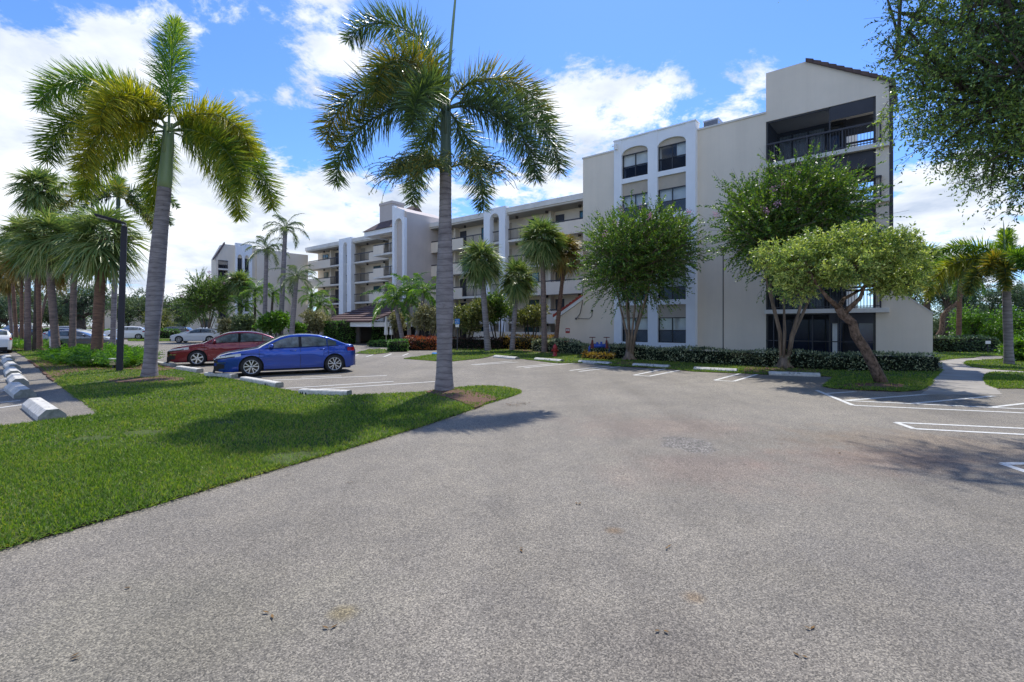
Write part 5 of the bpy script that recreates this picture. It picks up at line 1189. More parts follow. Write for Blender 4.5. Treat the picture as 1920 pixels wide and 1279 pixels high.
bgtree(1860, 60, (1800, 1960, 520, 650), 'shaded oak filling the gap behind the low foxtail palm', 'leaf_fardark', 35, group=RG, dens=1.5)
bgtree(2080, 45, (1960, 2220, 480, 665), 'large dark oak beyond the right edge of the lawn', 'leaf_fardark', 36, group=RG)
bgtree(1790, 75, (1740, 1880, 560, 640), 'pale green tree farthest down the footpath', 'leaf_far', 37, group=RG)
bgtree(1720, 80, (1680, 1800, 540, 660), 'distant oak beside the footpath behind the wing wall', 'leaf_far', 38, group=RG)
bgtree(1800, 90, (1730, 1900, 545, 640), 'farthest dark oak closing the footpath view', 'leaf_fardark', 39, group=RG, dens=1.4)
bgtree(1960, 80, (1880, 2080, 520, 645), 'distant green oak behind the low foxtail palm', 'leaf_far', 40, group=RG, dens=1.4)
# curved limb tree by the footpath
Yc = 36; r = empty('crooked_tree', (XA(1752, Yc), Yc, 0), label='bare crooked trunk curving up beside the footpath', cat='tree')
m_ = MB(); q0 = XA(1752, Yc)
m_.tube([(XA(a, Yc) - q0, 0, ZA(b_, Yc)) for a, b_ in [(1745, 660), (1752, 640), (1766, 620), (1768, 592), (1778, 580), (1795, 568), (1810, 545)]], [.2, .2, .19, .17, .15, .13, .08], 8)
m_.tube([(XA(a, Yc) - q0, .3, ZA(b_, Yc)) for a, b_ in [(1740, 585), (1748, 560), (1755, 545), (1762, 520)]], [.2, .2, .18, .14], 8); m_.build('trunk', M['bark_rough'], r)
P, Dn, ln, (V, Q) = twigs(np.random.default_rng(4), [((XA(1770, Yc) - q0, 0, ZA(520, Yc)), (1.6, 1.5, 1.1)), ((XA(1810, Yc) - q0, 0, ZA(535, Yc)), (1.4, 1.4, .8))], 260, .6, 12, .16, .08)
nb = NB(); nb.add(V, Q); nb.build('crown', M['leaf_fardark'], r)
# shrubs with visible stems
SG = 'loose shrubs along the building'
def shrub(px, Y, crown, leaf, label, seed, dens=1.5, l=.13, stems=6, name='flowering_shrub'):
    X = XA(px, Y); x0, x1, y0, y1 = crown; s = Y / F; rng = np.random.default_rng(seed + 300); cx_, cz = XA((x0 + x1) / 2, Y) - X, ZA((y0 + y1) / 2, Y); rx, rz = (x1 - x0) / 2 * s * .85, (y1 - y0) / 2 * s * .85; ry = min(rx, 1.6)
    cl = []
    for i in range(9): a = rng.uniform(0, 6.28); q = rng.uniform(.1, .7); cl.append(((cx_ + cos(a) * q * rx, sin(a) * q * ry, cz + rng.uniform(-.5, .55) * rz), (rx * .42, ry * .5, rz * .42)))
    tr = []
    for i in range(stems): a = i * 6.28 / stems; tr.append(([(cos(a) * .1, sin(a) * .1, -.05), (cx_ * .3 + cos(a) * rx * .25, sin(a) * ry * .2, max(.3, cz - rz) * .7), (cx_ * .8 + cos(a) * rx * .4, sin(a) * ry * .4, cz - rz * .3)], [.06, .045, .03]))
    return tree(name, (X, Y), tr, cl, int(900 * dens), .38, 12, l, l * .6, leaf, 'bark_dark', label, .03, cat='shrub', group=SG, seed=seed, roots=[t_[0][-1] for t_ in tr], per_l=2, up=.3, out=.8, rnd=.5, shell=.3)
shrub(870, 37, (822, 935, 548, 632), 'leaf_olive', 'olive shrub with rusty tips behind the blue parking sign', 1, 1.3)
shrub(935, 38, (885, 975, 545, 620), 'leaf_crape', 'dark green shrub with crooked bare limbs between the sabal trunks', 2, 1.2)
shrub(995, 37, (950, 1042, 568, 615), 'leaf_olive', 'drooping green shrub in front of the lowest gallery', 3, .9)
shrub(800, 40, (762, 850, 560, 632), 'leaf_beige', 'pale shrub behind the trunk of the dark foxtail palm', 4, 1.0)
shrub(742, 44, (724, 765, 578, 625), 'leaf_beige', 'pale shrub beside the entrance canopy', 5, .6)
shrub(590, 46, (555, 622, 578, 630), 'leaf_beige', 'cream tinged shrub left of the clipped topiary columns', 6, .9, .15)
shrub(520, 44, (480, 548, 580, 632), 'leaf_bright', 'bright green shrub right behind the blue sedan windscreen', 7, .9, .16)
shrub(460, 46, (430, 492, 588, 630), 'leaf_far', 'grey green shrub behind the red sedan', 8, .8, .16)
shrub(425, 47, (405, 450, 595, 636), 'leaf_beige', 'cream tinged shrub next to the rounded crape myrtle', 9, .6, .16)
shrub(560, 44, (540, 582, 600, 634), 'leaf_bright', 'low bright shrub at the foot of the short queen palm', 10, .5, .15)
shrub(1905, 24.5, (1875, 1960, 636, 678), 'leaf_bright', 'round bright green bush behind the right foxtail palm trunk', 11, 1.2, .12)

# ---- clipped hedges
def hedge(name, pts, width, h, leaf, label, dens=260, l=.075, z0=.03, group='clipped hedges', cat='hedge', rnd=.12, seed=0, lw=.6):
    """pts: ground line of the front face; width is away from the viewer"""
    rng = np.random.default_rng(seed + 500); r = None; nb = NB(); core = MB(); A = [Vector(p) for p in pts]; allP = []; allN = []
    for a, b_ in zip(A, A[1:]):
        d = (b_ - a); L = d.length; d = d / L; nrm = Vector((d.y, -d.x))
        if nrm.y > 0: nrm = -nrm
        bk = -nrm
        i0 = .06
        vs = [(*(a + bk * i0), 0), (*(b_ + bk * i0), 0), (*(b_ + bk * (width - i0)), 0), (*(a + bk * (width - i0)), 0)]
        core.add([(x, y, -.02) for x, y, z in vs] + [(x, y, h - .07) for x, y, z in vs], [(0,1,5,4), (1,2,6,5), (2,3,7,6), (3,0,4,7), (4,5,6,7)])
        for (cnt, kind) in ((int(L * h * dens), 'f'), (int(L * width * dens), 't'), (int(L * h * dens * .5), 'b'), (int(width * h * dens), 'e0'), (int(width * h * dens), 'e1')):
            u = rng.random(cnt) * L; v = rng.random(cnt)
            if kind == 'f': P = np.stack([a.x + d.x * u, a.y + d.y * u, z0 + v * (h - z0)], 1); Nn = (nrm.x, nrm.y, .1)
            elif kind == 'b': P = np.stack([a.x + d.x * u + bk.x * width, a.y + d.y * u + bk.y * width, z0 + v * (h - z0)], 1); Nn = (bk.x, bk.y, .1)
            elif kind == 't': P = np.stack([a.x + d.x * u + bk.x * v * width, a.y + d.y * u + bk.y * v * width, np.full(cnt, h)], 1); Nn = (0, 0, 1)
            else:
                e = a if kind == 'e0' else b_; P = np.stack([e.x + bk.x * v * width, e.y + bk.y * v * width, z0 + rng.random(cnt) * (h - z0)], 1); Nn = (-d.x, -d.y, 0) if kind == 'e0' else (d.x, d.y, 0)
            P = P + rng.normal(0, .035, P.shape) + np.array([0, 0, 1]) * (.05 * np.sin(P[:, :1] * 2.3) + .03 * np.sin(P[:, 1:2] * 5)) * (P[:, 2:3] > h * .8)
            allP.append(P); allN.append(np.broadcast_to(np.array(Nn, float), P.shape))
    P = np.concatenate(allP); Nn = np.concatenate(allN); Dn = unit(Nn * .7 + rng.normal(0, .6, P.shape) + np.array([0, 0, .25])); V, Q = leaves(P, Dn, unit(np.cross(Dn, Nn + rng.normal(0, .5, P.shape))), l * rng.uniform(.7, 1.4, len(P)), l * lw)
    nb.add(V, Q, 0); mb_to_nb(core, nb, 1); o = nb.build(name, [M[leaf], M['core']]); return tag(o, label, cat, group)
hedge('hedge', [G(1065, 664), G(1150, 673), G(1300, 682), G(1450, 690), G(1600, 697), G(1762, 698)], 1.0, .64, 'leaf_hedge', 'long clipped hedge with cream flecked leaves along the foot of the end block', 300, .085, seed=1)
hedge('hedge', [G(998, 659), G(1065, 664)], 1.0, .78, 'leaf_hedge', 'lighter stretch of flecked hedge behind the red hydrant', 200, .11, seed=2)
hedge('croton_hedge', [G(936, 655), G(1040, 657)], .8, .95, 'leaf_crotony', 'yellow and red croton hedge between the sabal trunks', 130, .16, group='croton beds', seed=3, lw=.35)
hedge('maroon_hedge', [G(843, 654), G(936, 656)], .9, .78, 'leaf_maroon', 'dark maroon clipped hedge behind the blue parking sign', 130, .12, group='croton beds', seed=4)
hedge('croton_hedge', [G(758, 657), G(816, 657)], 1.4, .85, 'leaf_croton', 'orange red croton hedge left of the dark foxtail trunk', 170, .15, group='croton beds', seed=5, lw=.4)
hedge('croton_bed', [G(1093, 673), G(1143, 676)], .4, .30, 'leaf_crotony', 'low yellow croton plants under the blue water pipes', 260, .13, group='croton beds', seed=6, lw=.35)
hedge('hedge', [G(729, 660), G(764, 659.5)], 1.2, .72, 'leaf_topiary', 'small rounded box hedge left of the orange croton hedge', 220, .09, seed=7)
hedge('hedge', [G(690, 650), G(733, 652)], .8, .45, 'leaf_topiary', 'low clipped hedge edging the entrance drive', 180, .10, seed=8)
TG = 'clipped topiary columns at the entrance'
Yt = 46
for px0, px1, hh, l in [(607, 629, 603, 'wider left topiary column beside the entrance'), (633, 659, 603, 'middle topiary column, tapering to its foot, beside the canopy'), (698, 722, 606, 'dark topiary column right of the notice board')]:
    hedge('topiary_column', [(XA(px0, Yt), Yt), (XA(px1, Yt), Yt)], 1.1, ZA(hh, Yt), 'leaf_topiary', l, 130, .12, group=TG, seed=px0, cat='topiary')
hedge('hedge', [(XA(1768, 32), 32), (XA(1872, 32.5), 32.5)], 1.0, .95, 'leaf_fardark', 'dark hedge with a small white sign at the end of the footpath', 120, .13, seed=10)
hedge('hedge', [(XA(195, 62), 62), (XA(330, 64), 64)], 1.2, 1.1, 'leaf_topiary', 'low dark hedge behind the white cars across the lot', 40, .2, seed=11)
hedge('hedge', [(XA(-20, 70), 70), (XA(170, 74), 74)], 1.2, 1.2, 'leaf_topiary', 'low hedge behind the black car across the lot', 36, .2, seed=12)
# ferns
def ferns(pts, n, label, seed, L=.75, hgt=.5):
    rng = np.random.default_rng(seed); A = np.array(pts); P = []
    x0, y0 = A.min(0); x1, y1 = A.max(0)
    while len(P) < n:
        q = np.array([[rng.uniform(x0, x1), rng.uniform(y0, y1)]])
        if inpoly(q, pts)[0]: P.append(q[0])
    for i, p in enumerate(P):
        pass
    for gi in range(0, 1):
        nb = NB(); sm = MB()
        for p in P:
            for k in range(9):
                C = frond_curve(L * rng.uniform(.7, 1.2), rng.uniform(0, 360), rng.uniform(35, 85), rng.uniform(-30, 10), 12) + np.array([p[0], p[1], .03]); V, Q = feather(rng, C, .13, 34, .045, .2, .15, .08); nb.add(V, Q, 0)
        o = nb.build('fern_bed', M['fern'])
        tag(o, label, 'ferns', None, 'stuff')
ferns(GP([(104, 688), (95, 672), (180, 664), (262, 674), (285, 684), (250, 692), (170, 692)]), 300, 'bright green ferns around the sabal trunks behind the lamp post', 1, .95)
ferns(GP([(12, 650), (4, 641), (60, 643), (95, 650), (90, 655), (40, 656)]), 190, 'bright ferns farther along the palm row beside the white car', 2, 1.0)
# ================================================================== VEHICLES
class Car:
    def __init__(s, L=4.64, W=1.80, H=1.44, wb=2.70, fo=.87, style='sedan', wr=.335):
        s.L, s.W, s.H, s.wb, s.fo, s.style, s.wr = L, W, H, wb, fo, style, wr
        k = L / 4.64; h = H / 1.44
        if style == 'sedan':
            T = [(0,.60),(.05,.68),(.18,.765),(.40,.83),(.75,.885),(1.10,.93),(1.30,.965),(1.55,1.10),(1.80,1.235),(2.05,1.345),(2.30,1.41),(2.65,1.438),(2.98,1.438),(3.30,1.41),(3.60,1.345),(3.88,1.245),(4.10,1.145),(4.28,1.075),(4.45,1.05),(4.56,1.02),(4.61,.93),(4.64,.80)]
            s.beltf = lambda x: (.885 + .026 * x / k) * h
        else:
            T = [(0,.70),(.05,.82),(.2,.95),(.5,1.01),(1.0,1.04),(1.25,1.07),(1.5,1.22),(1.8,1.40),(2.0,1.43),(2.5,1.44),(3.2,1.435),(3.9,1.39),(4.2,1.30),(4.4,1.15),(4.55,1.0),(4.62,.9),(4.64,.8)]
            s.beltf = lambda x: (.96 + .02 * x / k) * h
        s.tx = np.array([a * k for a, b in T]); s.tz = np.array([b * h for a, b in T])
        P = [(0,.64),(.06,.73),(.18,.80),(.40,.85),(.80,.875),(1.4,.895),(3.4,.90),(3.9,.885),(4.25,.85),(4.45,.80),(4.58,.72),(4.64,.62)]
        s.px = np.array([a * k for a, b in P]); s.pw = np.array([b * W / 1.8 for a, b in P])
        s.gx = np.linspace(0, L, 401); z = np.interp(s.gx, s.tx, s.tz); kz = np.hanning(15); kz /= kz.sum()
        s.gz = np.convolve(np.pad(z, 7, 'edge'), kz, 'valid'); pw = np.interp(s.gx, s.px, s.pw); s.gp = np.convolve(np.pad(pw, 7, 'edge'), kz, 'valid')
        s.wx = (fo, fo + wb)
    def zt(s, x): return float(np.interp(x, s.gx, s.gz))
    def pl(s, x): return float(np.interp(x, s.gx, s.gp))
    def hw(s, x, z):
        p = s.pl(x); b = s.beltf(x); 
        if z > b: return max(.05, p * .965 - (z - b) * .50 - .0)
        t = (z - .62 * s.H / 1.44); 
        crease = .016 * math.exp(-((z - .80 * s.H / 1.44) / .03) ** 2) - .022 * math.exp(-((z - .50 * s.H / 1.44) / .09) ** 2) * min(1, max(0, (x - 1.3) / .3)) * min(1, max(0, (3.4 - x) / .3))
        return p * (1 - .035 * (max(0, t) / .3) ** 2 - .05 * (max(0, -t) / .4) ** 2) + crease
    def zb(s, x):
        z = .19 + (.05 * (1 - x / .3) if x < .3 else 0) + (.08 * (x - (s.L - .4)) / .4 if x > s.L - .4 else 0)
        for c in s.wx:
            d = abs(x - c); r = s.wr + .045
            if d < r: z = max(z, s.wr + math.sqrt(r * r - d * d) - .0)
        return z
    def ze(s, x):
        zt = s.zt(x); b = s.beltf(x)
        return zt - (.055 if zt > b + .05 else .03)
    def top(s, x, y):
        w = s.hw(x, s.ze(x)); u = min(1, abs(y) / w); return s.ze(x) + (s.zt(x) - s.ze(x)) * math.sqrt(max(0, 1 - u ** 2.6))
    def body(s, parent, mat):
        mb = MB(); xs = sorted(set([0.0, .01, .03, .06] + [s.L - v for v in (0, .01, .03, .06)] + list(np.arange(.1, s.L - .08, .05)) + [c + d for c in s.wx for r in [s.wr + .045] for d in (-r, -r + .004, -r * .97, -r * .9, r * .9, r * .97, r - .004, r)]))
        nS, nT = 12, 9; rows = []
        for x in xs:
            z0, z1 = s.zb(x), s.ze(x); r = []
            for j in range(nS + 1):
                z = z0 + (z1 - z0) * j / nS; r.append((x, s.hw(x, z), z))
            w = s.hw(x, z1)
            for j in range(1, nT + 1):
                y = w * math.cos(pi / 2 * j / nT); r.append((x, y, s.top(x, y)))
            full = r + [(a, -b_, c) for a, b_, c in r[:-1][::-1]]; rows.append(full)
        n = len(rows[0]); vs = [p for r in rows for p in r]; fs = [(i*n+j, i*n+j+1, (i+1)*n+j+1, (i+1)*n+j) for i in range(len(rows)-1) for j in range(n-1)]
        fs += [tuple(range(n)), tuple(range((len(rows)-1)*n, len(rows)*n))[::-1]]
        mb.add(vs, fs, 0, True); o = mb.build('body', mat, parent)
        try:
            for e in o.data.edges: pass
            m = o.modifiers.new('split', 'EDGE_SPLIT'); m.split_angle = R(38)
        except Exception: pass
        u = MB(); u.box(.25, s.L - .2, -s.W * .40, s.W * .40, .17, .45)
        for c in s.wx: u.box(c - s.wr - .06, c + s.wr + .06, -s.W * .44, s.W * .44, .30, s.wr * 2 + .07)
        u.build('underbody', M['black'], parent)
        return o
    def patch(s, name, x0, x1, lo, hi, side, mat, parent, nx=16, nz=6, off=.006):
        mb = MB(); vs = []
        for i in range(nx + 1):
            x = x0 + (x1 - x0) * i / nx; a, b = (lo(x) if callable(lo) else lo), (hi(x) if callable(hi) else hi)
            for j in range(nz + 1):
                z = a + (b - a) * j / nz; vs.append((x, side * (s.hw(x, z) + off), z))
        mb.add(vs, [(i*(nz+1)+j, i*(nz+1)+j+1, (i+1)*(nz+1)+j+1, (i+1)*(nz+1)+j) for i in range(nx) for j in range(nz)], 0, True)
        return mb.build(name, mat, parent)
    def toppatch(s, name, x0, x1, w0, w1, mat, parent, off=.007, nx=14, ny=14):
        mb = MB(); vs = []
        for i in range(nx + 1):
            x = x0 + (x1 - x0) * i / nx; w = w0 + (w1 - w0) * i / nx
            for j in range(ny + 1):
                y = (-1 + 2 * j / ny) * w * s.hw(x, s.ze(x)); vs.append((x, y, s.top(x, y) + off))
        mb.add(vs, [(i*(ny+1)+j, i*(ny+1)+j+1, (i+1)*(ny+1)+j+1, (i+1)*(ny+1)+j) for i in range(nx) for j in range(ny)], 0, True)
        return mb.build(name, mat, parent)
def wheel(car, xc, side, parent, spokes=5, style=0):
    r, w = car.wr, .21; y0 = side * (car.W / 2 - .02); sg = -side
    e = empty('wheel', (xc, y0, r)); e.parent = parent
    t = MB(); t.lathe([(r * .66, 0), (r * .70, sg*-.004), (r * .93, sg*.0), (r * .985, sg*.03), (r, sg*.06), (r, sg*(w - .05)), (r * .96, sg*w), (r * .6, sg*w)], 40, 0, 'y'); t.build('tyre', M['black'], e)
    b = MB(); b.lathe([(0, sg*.05), (r * .66, sg*.05)], 30, 0, 'y'); b.build('brake_disc', M['blackgloss'], e)
    m_ = MB(); m_.lathe([(r * .62, sg*.03), (r * .67, sg*-.008), (r * .695, sg*-.006), (r * .70, sg*.04)], 40, 0, 'y')
    m_.lathe([(0, sg*-.012), (r * .10, sg*-.012), (r * .13, sg*.01), (r * .13, sg*.04)], 16, 0, 'y')
    for k in range(spokes):
        a = 2 * pi * k / spokes + .3
        for da, ww in (((-.30, .045), (.30, .045)) if style == 0 else ((0, .085),)):
            pts = []
            for (q, hw_, aa) in ((.10, ww * .6, 0), (.42, ww * .55, da * .75), (.66, ww * .8, da)):
                c = Vector((cos(a + aa), sin(a + aa))) * q * r; n_ = Vector((-sin(a + aa), cos(a + aa))); pts.append((c - n_ * hw_ * .5, c + n_ * hw_ * .5))
            vs = []
            for (p, q) in pts:
                for yy in (sg*-.004, sg*.03): vs += [(p.x, yy, p.y), (q.x, yy, q.y)]
            fs = []
            for i in range(2):
                o_ = i * 4; fs += [(o_, o_+1, o_+5, o_+4), (o_+2, o_+6, o_+7, o_+3), (o_, o_+4, o_+6, o_+2), (o_+1, o_+3, o_+7, o_+5)]
            m_.add(vs, fs)
    m_.build('rim', M['alu'], e)
def make_car(name, loc, heading, label, paint, detail=2, style='sedan', cat='car', spokes=5, wstyle=0, group=None, **k):
    """loc: ground point under the middle of the front axle; heading: direction the front points to"""
    c = Car(style=style, **k); ang = math.atan2(-heading[1], -heading[0])     # local +x runs from nose to tail
    r = empty(name, (0, 0, 0), ang, label=label, cat=cat, group=group); off = Vector((c.fo, 0, 0)); off.rotate(Matrix.Rotation(ang, 3, 'Z')); r.location = (loc[0] - off.x, loc[1] - off.y, 0)
    P = M[paint]; c.body(r, P); h = c.H / 1.44; kx = c.L / 4.64
    sides_ = (1, -1)
    def roofline(x): return c.ze(x) - .035
    if style == 'sedan': wx0, wx1, bp, c0, c1 = 1.52, 3.98, 2.66, 1.42, 2.28
    else: wx0, wx1, bp, c0, c1 = 1.45, 4.2, 2.6, 1.28, 1.85
    wx0 *= kx; wx1 *= kx; bp *= kx; c0 *= kx; c1 *= kx
    for sd_ in sides_:
        lo = lambda x: c.beltf(x) + .03
        hi = lambda x: max(c.beltf(x) + .032, min(roofline(x) - .01, c.H - .11))
        c.patch('side_window', wx0 + .12, bp - .05, lo, hi, sd_, M['carglass_side'], r)
        c.patch('side_window', bp + .05, wx1 - .42 * kx, lo, hi, sd_, M['carglass_side'], r)
        c.patch('quarter_window', wx1 - .38 * kx, wx1 - .08, lo, hi, sd_, M['carglass'], r)
        c.patch('window_trim', wx0, wx1, lambda x: c.beltf(x) + .002, lambda x: c.beltf(x) + .022, sd_, M['blackgloss'], r, 20, 1, .009)
        c.patch('door_pillar', bp - .05, bp + .05, lo, hi, sd_, M['blackgloss'], r, 3, 4, .008)
        if detail > 1:
            m_ = MB()
            for xs_, z0 in ((1.34 * kx, .30), (bp, .26), (3.62 * kx, .62)):
                vs = []
                for j in range(11):
                    z = z0 + (c.beltf(xs_) - z0) * j / 10; dx = .10 * max(0, (.62 - z)) if xs_ > 3.3 else 0
                    for q in (-.006, .006): vs.append((xs_ + q + dx, sd_ * (c.hw(xs_, z) + .004), z))
                m_.add(vs, [(2*j, 2*j+1, 2*j+3, 2*j+2) for j in range(10)])
            m_.build('door_seam', M['black'], r)
            for xh in (2.42 * kx, 3.42 * kx):
                m_ = MB(); z = c.beltf(xh) - .10; y = c.hw(xh, z); m_.tube([(xh - .10, sd_ * (y + .005), z), (xh - .07, sd_ * (y + .03), z), (xh + .07, sd_ * (y + .03), z + .004), (xh + .10, sd_ * (y + .005), z + .004)], .014, 8); m_.build('door_handle', P, r)
            c.patch('sill_trim', c.wx[0] + .42, c.wx[1] - .42, .20, .245, sd_, M['black'], r, 10, 1, .004)
        # mirror
        m_ = MB(); xm = wx0 + .22; zm = c.beltf(xm) + .09; y = c.hw(xm, zm)
        m_.lathe([(0.0, -.105), (.045, -.095), (.075, -.05), (.08, 0), (.075, .06), (.05, .10), (0, .11)], 14, 0, 'y', (xm - .02, sd_ * (y + .14), zm)); m_.tube([(xm, sd_ * (y - .02), zm - .06), (xm, sd_ * (y + .08), zm - .04)], .025, 6); m_.build('mirror', P, r)
        hl = c.patch('headlight', .05, .78 * kx, lambda x: (.60 + .10 * x / .78) * h, lambda x: min((.69 + .105 * x / .78) * h + .0, c.ze(x) - .004), sd_, M['lamplens'], r, 16, 4, .006)
        c.patch('nose_trim', .0, .13, .235, .40 * h, sd_, M['black'], r, 6, 3, .008); c.patch('grille_end', .0, .10, .50 * h, .59 * h, sd_, M['blackgloss'], r, 5, 3, .006)
        if detail > 1:
            c.patch('headlight_surround', .03, .60 * kx, lambda x: (.595 + .10 * x / .78) * h - .0, lambda x: (.63 + .10 * x / .78) * h, sd_, M['blackgloss'], r, 12, 2, .009)
            m_ = MB()
            for xx in (.20, .36): m_.lathe([(0, -.0), (.028, 0), (.034, .012), (.034, .02)], 12, 0, 'y', (xx, sd_ * (c.hw(xx, .67 * h) + .0), .67 * h + .015 + xx * .07))
            m_.build('headlight_lens', M['blackgloss'], hl)
            c.patch('bumper_vent', .07, .30, lambda x: .30 + .10 * (x - .07), lambda x: .50 - .15 * (x - .07), sd_, M['black'], r, 6, 3, .006)
            c.patch('vent_trim', .06, .34, lambda x: .505, lambda x: .53, sd_, M['chrome'], r, 6, 1, .012)
        c.patch('tail_light', c.L - .34, c.L - .05, lambda x: .80 * h, lambda x: min(.93 * h, c.ze(x) - .01), sd_, M['taillight'], r, 8, 3, .007)
        for xc in c.wx: wheel(c, xc, sd_, r, spokes, wstyle)
    c.toppatch('windscreen', c0, c1, .88, .90, M['carglass'], r)
    c.toppatch('rear_window', (3.42 if style == 'sedan' else 4.05) * kx, (4.10 if style == 'sedan' else 4.45) * kx, .88, .80, M['carglass'], r)
    # nose
    m_ = MB(); w0 = c.pl(0)
    m_.box(-.012, .03, -w0 * .86, w0 * .86, .50 * h, .585 * h); g = m_.build('grille', M['blackgloss'], r)
    m_ = MB(); m_.box(-.022, -.010, -w0 * .90, w0 * .90, .585 * h, .605 * h); m_.box(-.022, -.010, -w0 * .6, w0 * .6, .488 * h, .503 * h); m_.build('grille_trim', M['chrome'], g)
    m_ = MB(); m_.box(-.02, .03, -w0 * .95, w0 * .95, .22, .40 * h); m_.build('lower_intake', M['black'], r)
    m_ = MB(); m_.box(-.05, .02, -w0 * .98, w0 * .98, .175, .205); m_.build('splitter', M['black'], r)
    m_ = MB(); m_.lathe([(0, -.03), (.045, -.028), (.055, -.015)], 14, 0, 'x', (0, 0, .57 * h)); m_.build('badge', M['chrome'], r)
    m_ = MB(); m_.box(c.L - .01, c.L + .015, -.26, .26, .62, .74); m_.build('number_plate', M['white_plain'], r)
    m_ = MB(); m_.box(c.L - .02, c.L + .012, -w0 * .9, w0 * .9, .25, .42); m_.build('rear_bumper', M['black'], r)
    return r
hd = Vector((-.865, -.50)).normalized()
side = Vector((-hd.y, hd.x))            # towards the right-hand side of the car ...
def car_on_wheel(fpx, fpy, heading, W, near=1):
    """front axle centre from the ground point below the wheel that faces the road"""
    g = Vector(G(fpx, fpy)); hv = Vector(heading).normalized(); perp = Vector((hv.y, -hv.x))
    if perp.y < 0: perp = -perp
    return g + perp * (W / 2 - .1)
cb = car_on_wheel(471, 706.2, hd, 1.86)
make_car('parked_car', cb, hd, 'glossy royal blue four door sedan parked nose towards the lawn', 'car_blue', 2, L=4.74, W=1.88, H=1.50, wb=2.80, fo=1.12, wr=.35, group='parked cars')
hd2 = Vector((-.885, -.465)).normalized()
cr = car_on_wheel(370, 686.3, hd2, 1.84)
make_car('parked_car', cr, hd2, 'dark red sedan parked behind the blue one', 'car_red', 2, L=4.8, W=1.86, H=1.54, wb=2.78, fo=1.12, wr=.34, spokes=6, wstyle=1, group='parked cars')
def farcar(px, py, head, label, paint, style='sedan', cat='car', **k):
    g = G(px, py); make_car('parked_car', g, Vector(head).normalized(), label, paint, 1, style, cat, group='parked cars', **k)
farcar(342, 642.5, (-.95, -.25), 'white sedan parked across the lot right of the big palm trunk', 'car_white', W=1.85, L=4.8, H=1.48)
farcar(352, 634, (-.9, -.3), 'silver car half hidden behind the white sedan', 'car_silver', L=4.8)
farcar(302, 633.5, (-.95, -.2), 'dark grey car in the shade between the palm trunk and the white sedan', 'car_black', 'suv', H=1.55)
farcar(214, 636.5, (-.9, -.35), 'white hatchback seen between the pale trunk and the lamp post', 'car_white', 'suv', L=4.3, H=1.6)
farcar(193, 650, (.93, .30), 'grey convertible like low car between two sabal trunks', 'car_grey', L=4.9, H=1.38)
farcar(176, 641, (.93, .30), 'silver sedan behind the low grey car', 'car_silver', L=4.9, H=1.50)
farcar(166, 634, (.93, .30), 'pale blue grey estate car behind the silver sedan', 'car_silver', 'suv', L=4.9, H=1.62)
farcar(90, 648, (-.9, -.35), 'blue car mostly hidden by the thick pale palm trunk', 'car_blue', L=4.4)
farcar(12, 638, (.2, -1), 'black pickup sized car facing us at the far left', 'car_black', 'suv', L=4.8, H=1.75, cat='car')
farcar(-22, 660, (-.77, .638), 'white car cut by the left picture edge beyond the wheel stops', 'car_white', 'suv', H=1.55)
farcar(-60, 640, (.2, -1), 'dark car at the far end of the side lot', 'car_grey', L=4.6)
farcar(398, 636, (-.9, -.3), 'white car glimpsed behind the crape myrtle stems', 'car_white', L=4.5)

# ================================================================== SMALL THINGS
b = G(224, 697)
lp = empty('street_lamp', (*b, 0), R(34), label='black square street lamp with a flat head, next to the big palm', cat='street lamp')
Yl = b[1]; zt_ = ZA(424, Yl)
m_ = MB(); m_.add([(x, y, z) for z, w_, dx in ((0, .105, 0), (zt_, .095, .15)) for x, y in ((-w_ + dx, -w_), (w_ + dx, -w_), (w_ + dx, w_), (-w_ + dx, w_))], [(0,3,2,1), (4,5,6,7), (0,1,5,4), (1,2,6,5), (2,3,7,6), (3,0,4,7)]); m_.build('pole', M['pole'], lp, bevel=.012)
m_ = MB(); m_.box(-.16, .16, -.16, .16, 0, .03); m_.build('base_plate', M['pole'], lp, bevel=.01)
dx = .15
m_ = MB(); m_.tube([(dx, 0, zt_), (dx, 0, zt_ + .14)], .06, 10); m_.tube([(dx, 0, zt_ + .12), (dx - .14, -.02, zt_ + .17)], .045, 8); m_.build('bracket', M['alu'], lp)
m_ = MB(); m_.prism([(.06, .13), (-.26, .24), (-.86, .38), (-.90, .33), (-.84, .28), (-.26, .14), (.06, .07)], lambda u, v, w_: (dx + u, w_, zt_ + v), -.17, .17); hdm = m_.build('lamp_head', M['pole'], lp, bevel=.012)
m_ = MB(); m_.prism([(-.50, .195), (-.82, .27), (-.82, .262), (-.50, .187)], lambda u, v, w_: (dx + u, w_, zt_ + v), -.12, .12); m_.build('lamp_panel', M['lamplens'], hdm)
# hydrant
b = G(1040.6, 669); h = empty('fire_hydrant', (*b, 0), label='red fire hydrant on the grass strip before the flecked hedge', cat='fire hydrant')
m_ = MB(); m_.lathe([(.16, .0), (.16, .05), (.11, .07), (.105, .44), (.14, .46), (.14, .50), (.125, .52)], 20); m_.build('barrel', M['red'], h)
m_ = MB(); m_.lathe([(.125, .52), (.12, .60), (.07, .67), (.03, .69), (.03, .74), (0, .74)], 20); m_.build('bonnet', M['red'], h)
for q in (0, 120, 240):
    m_ = MB(); a = R(q - 90); m_.tube([(cos(a)*.09, sin(a)*.09, .36), (cos(a)*.17, sin(a)*.17, .36)], .055, 12); m_.tube([(cos(a)*.17, sin(a)*.17, .36), (cos(a)*.20, sin(a)*.20, .36)], .065, 8); m_.build('outlet', M['red'], h)
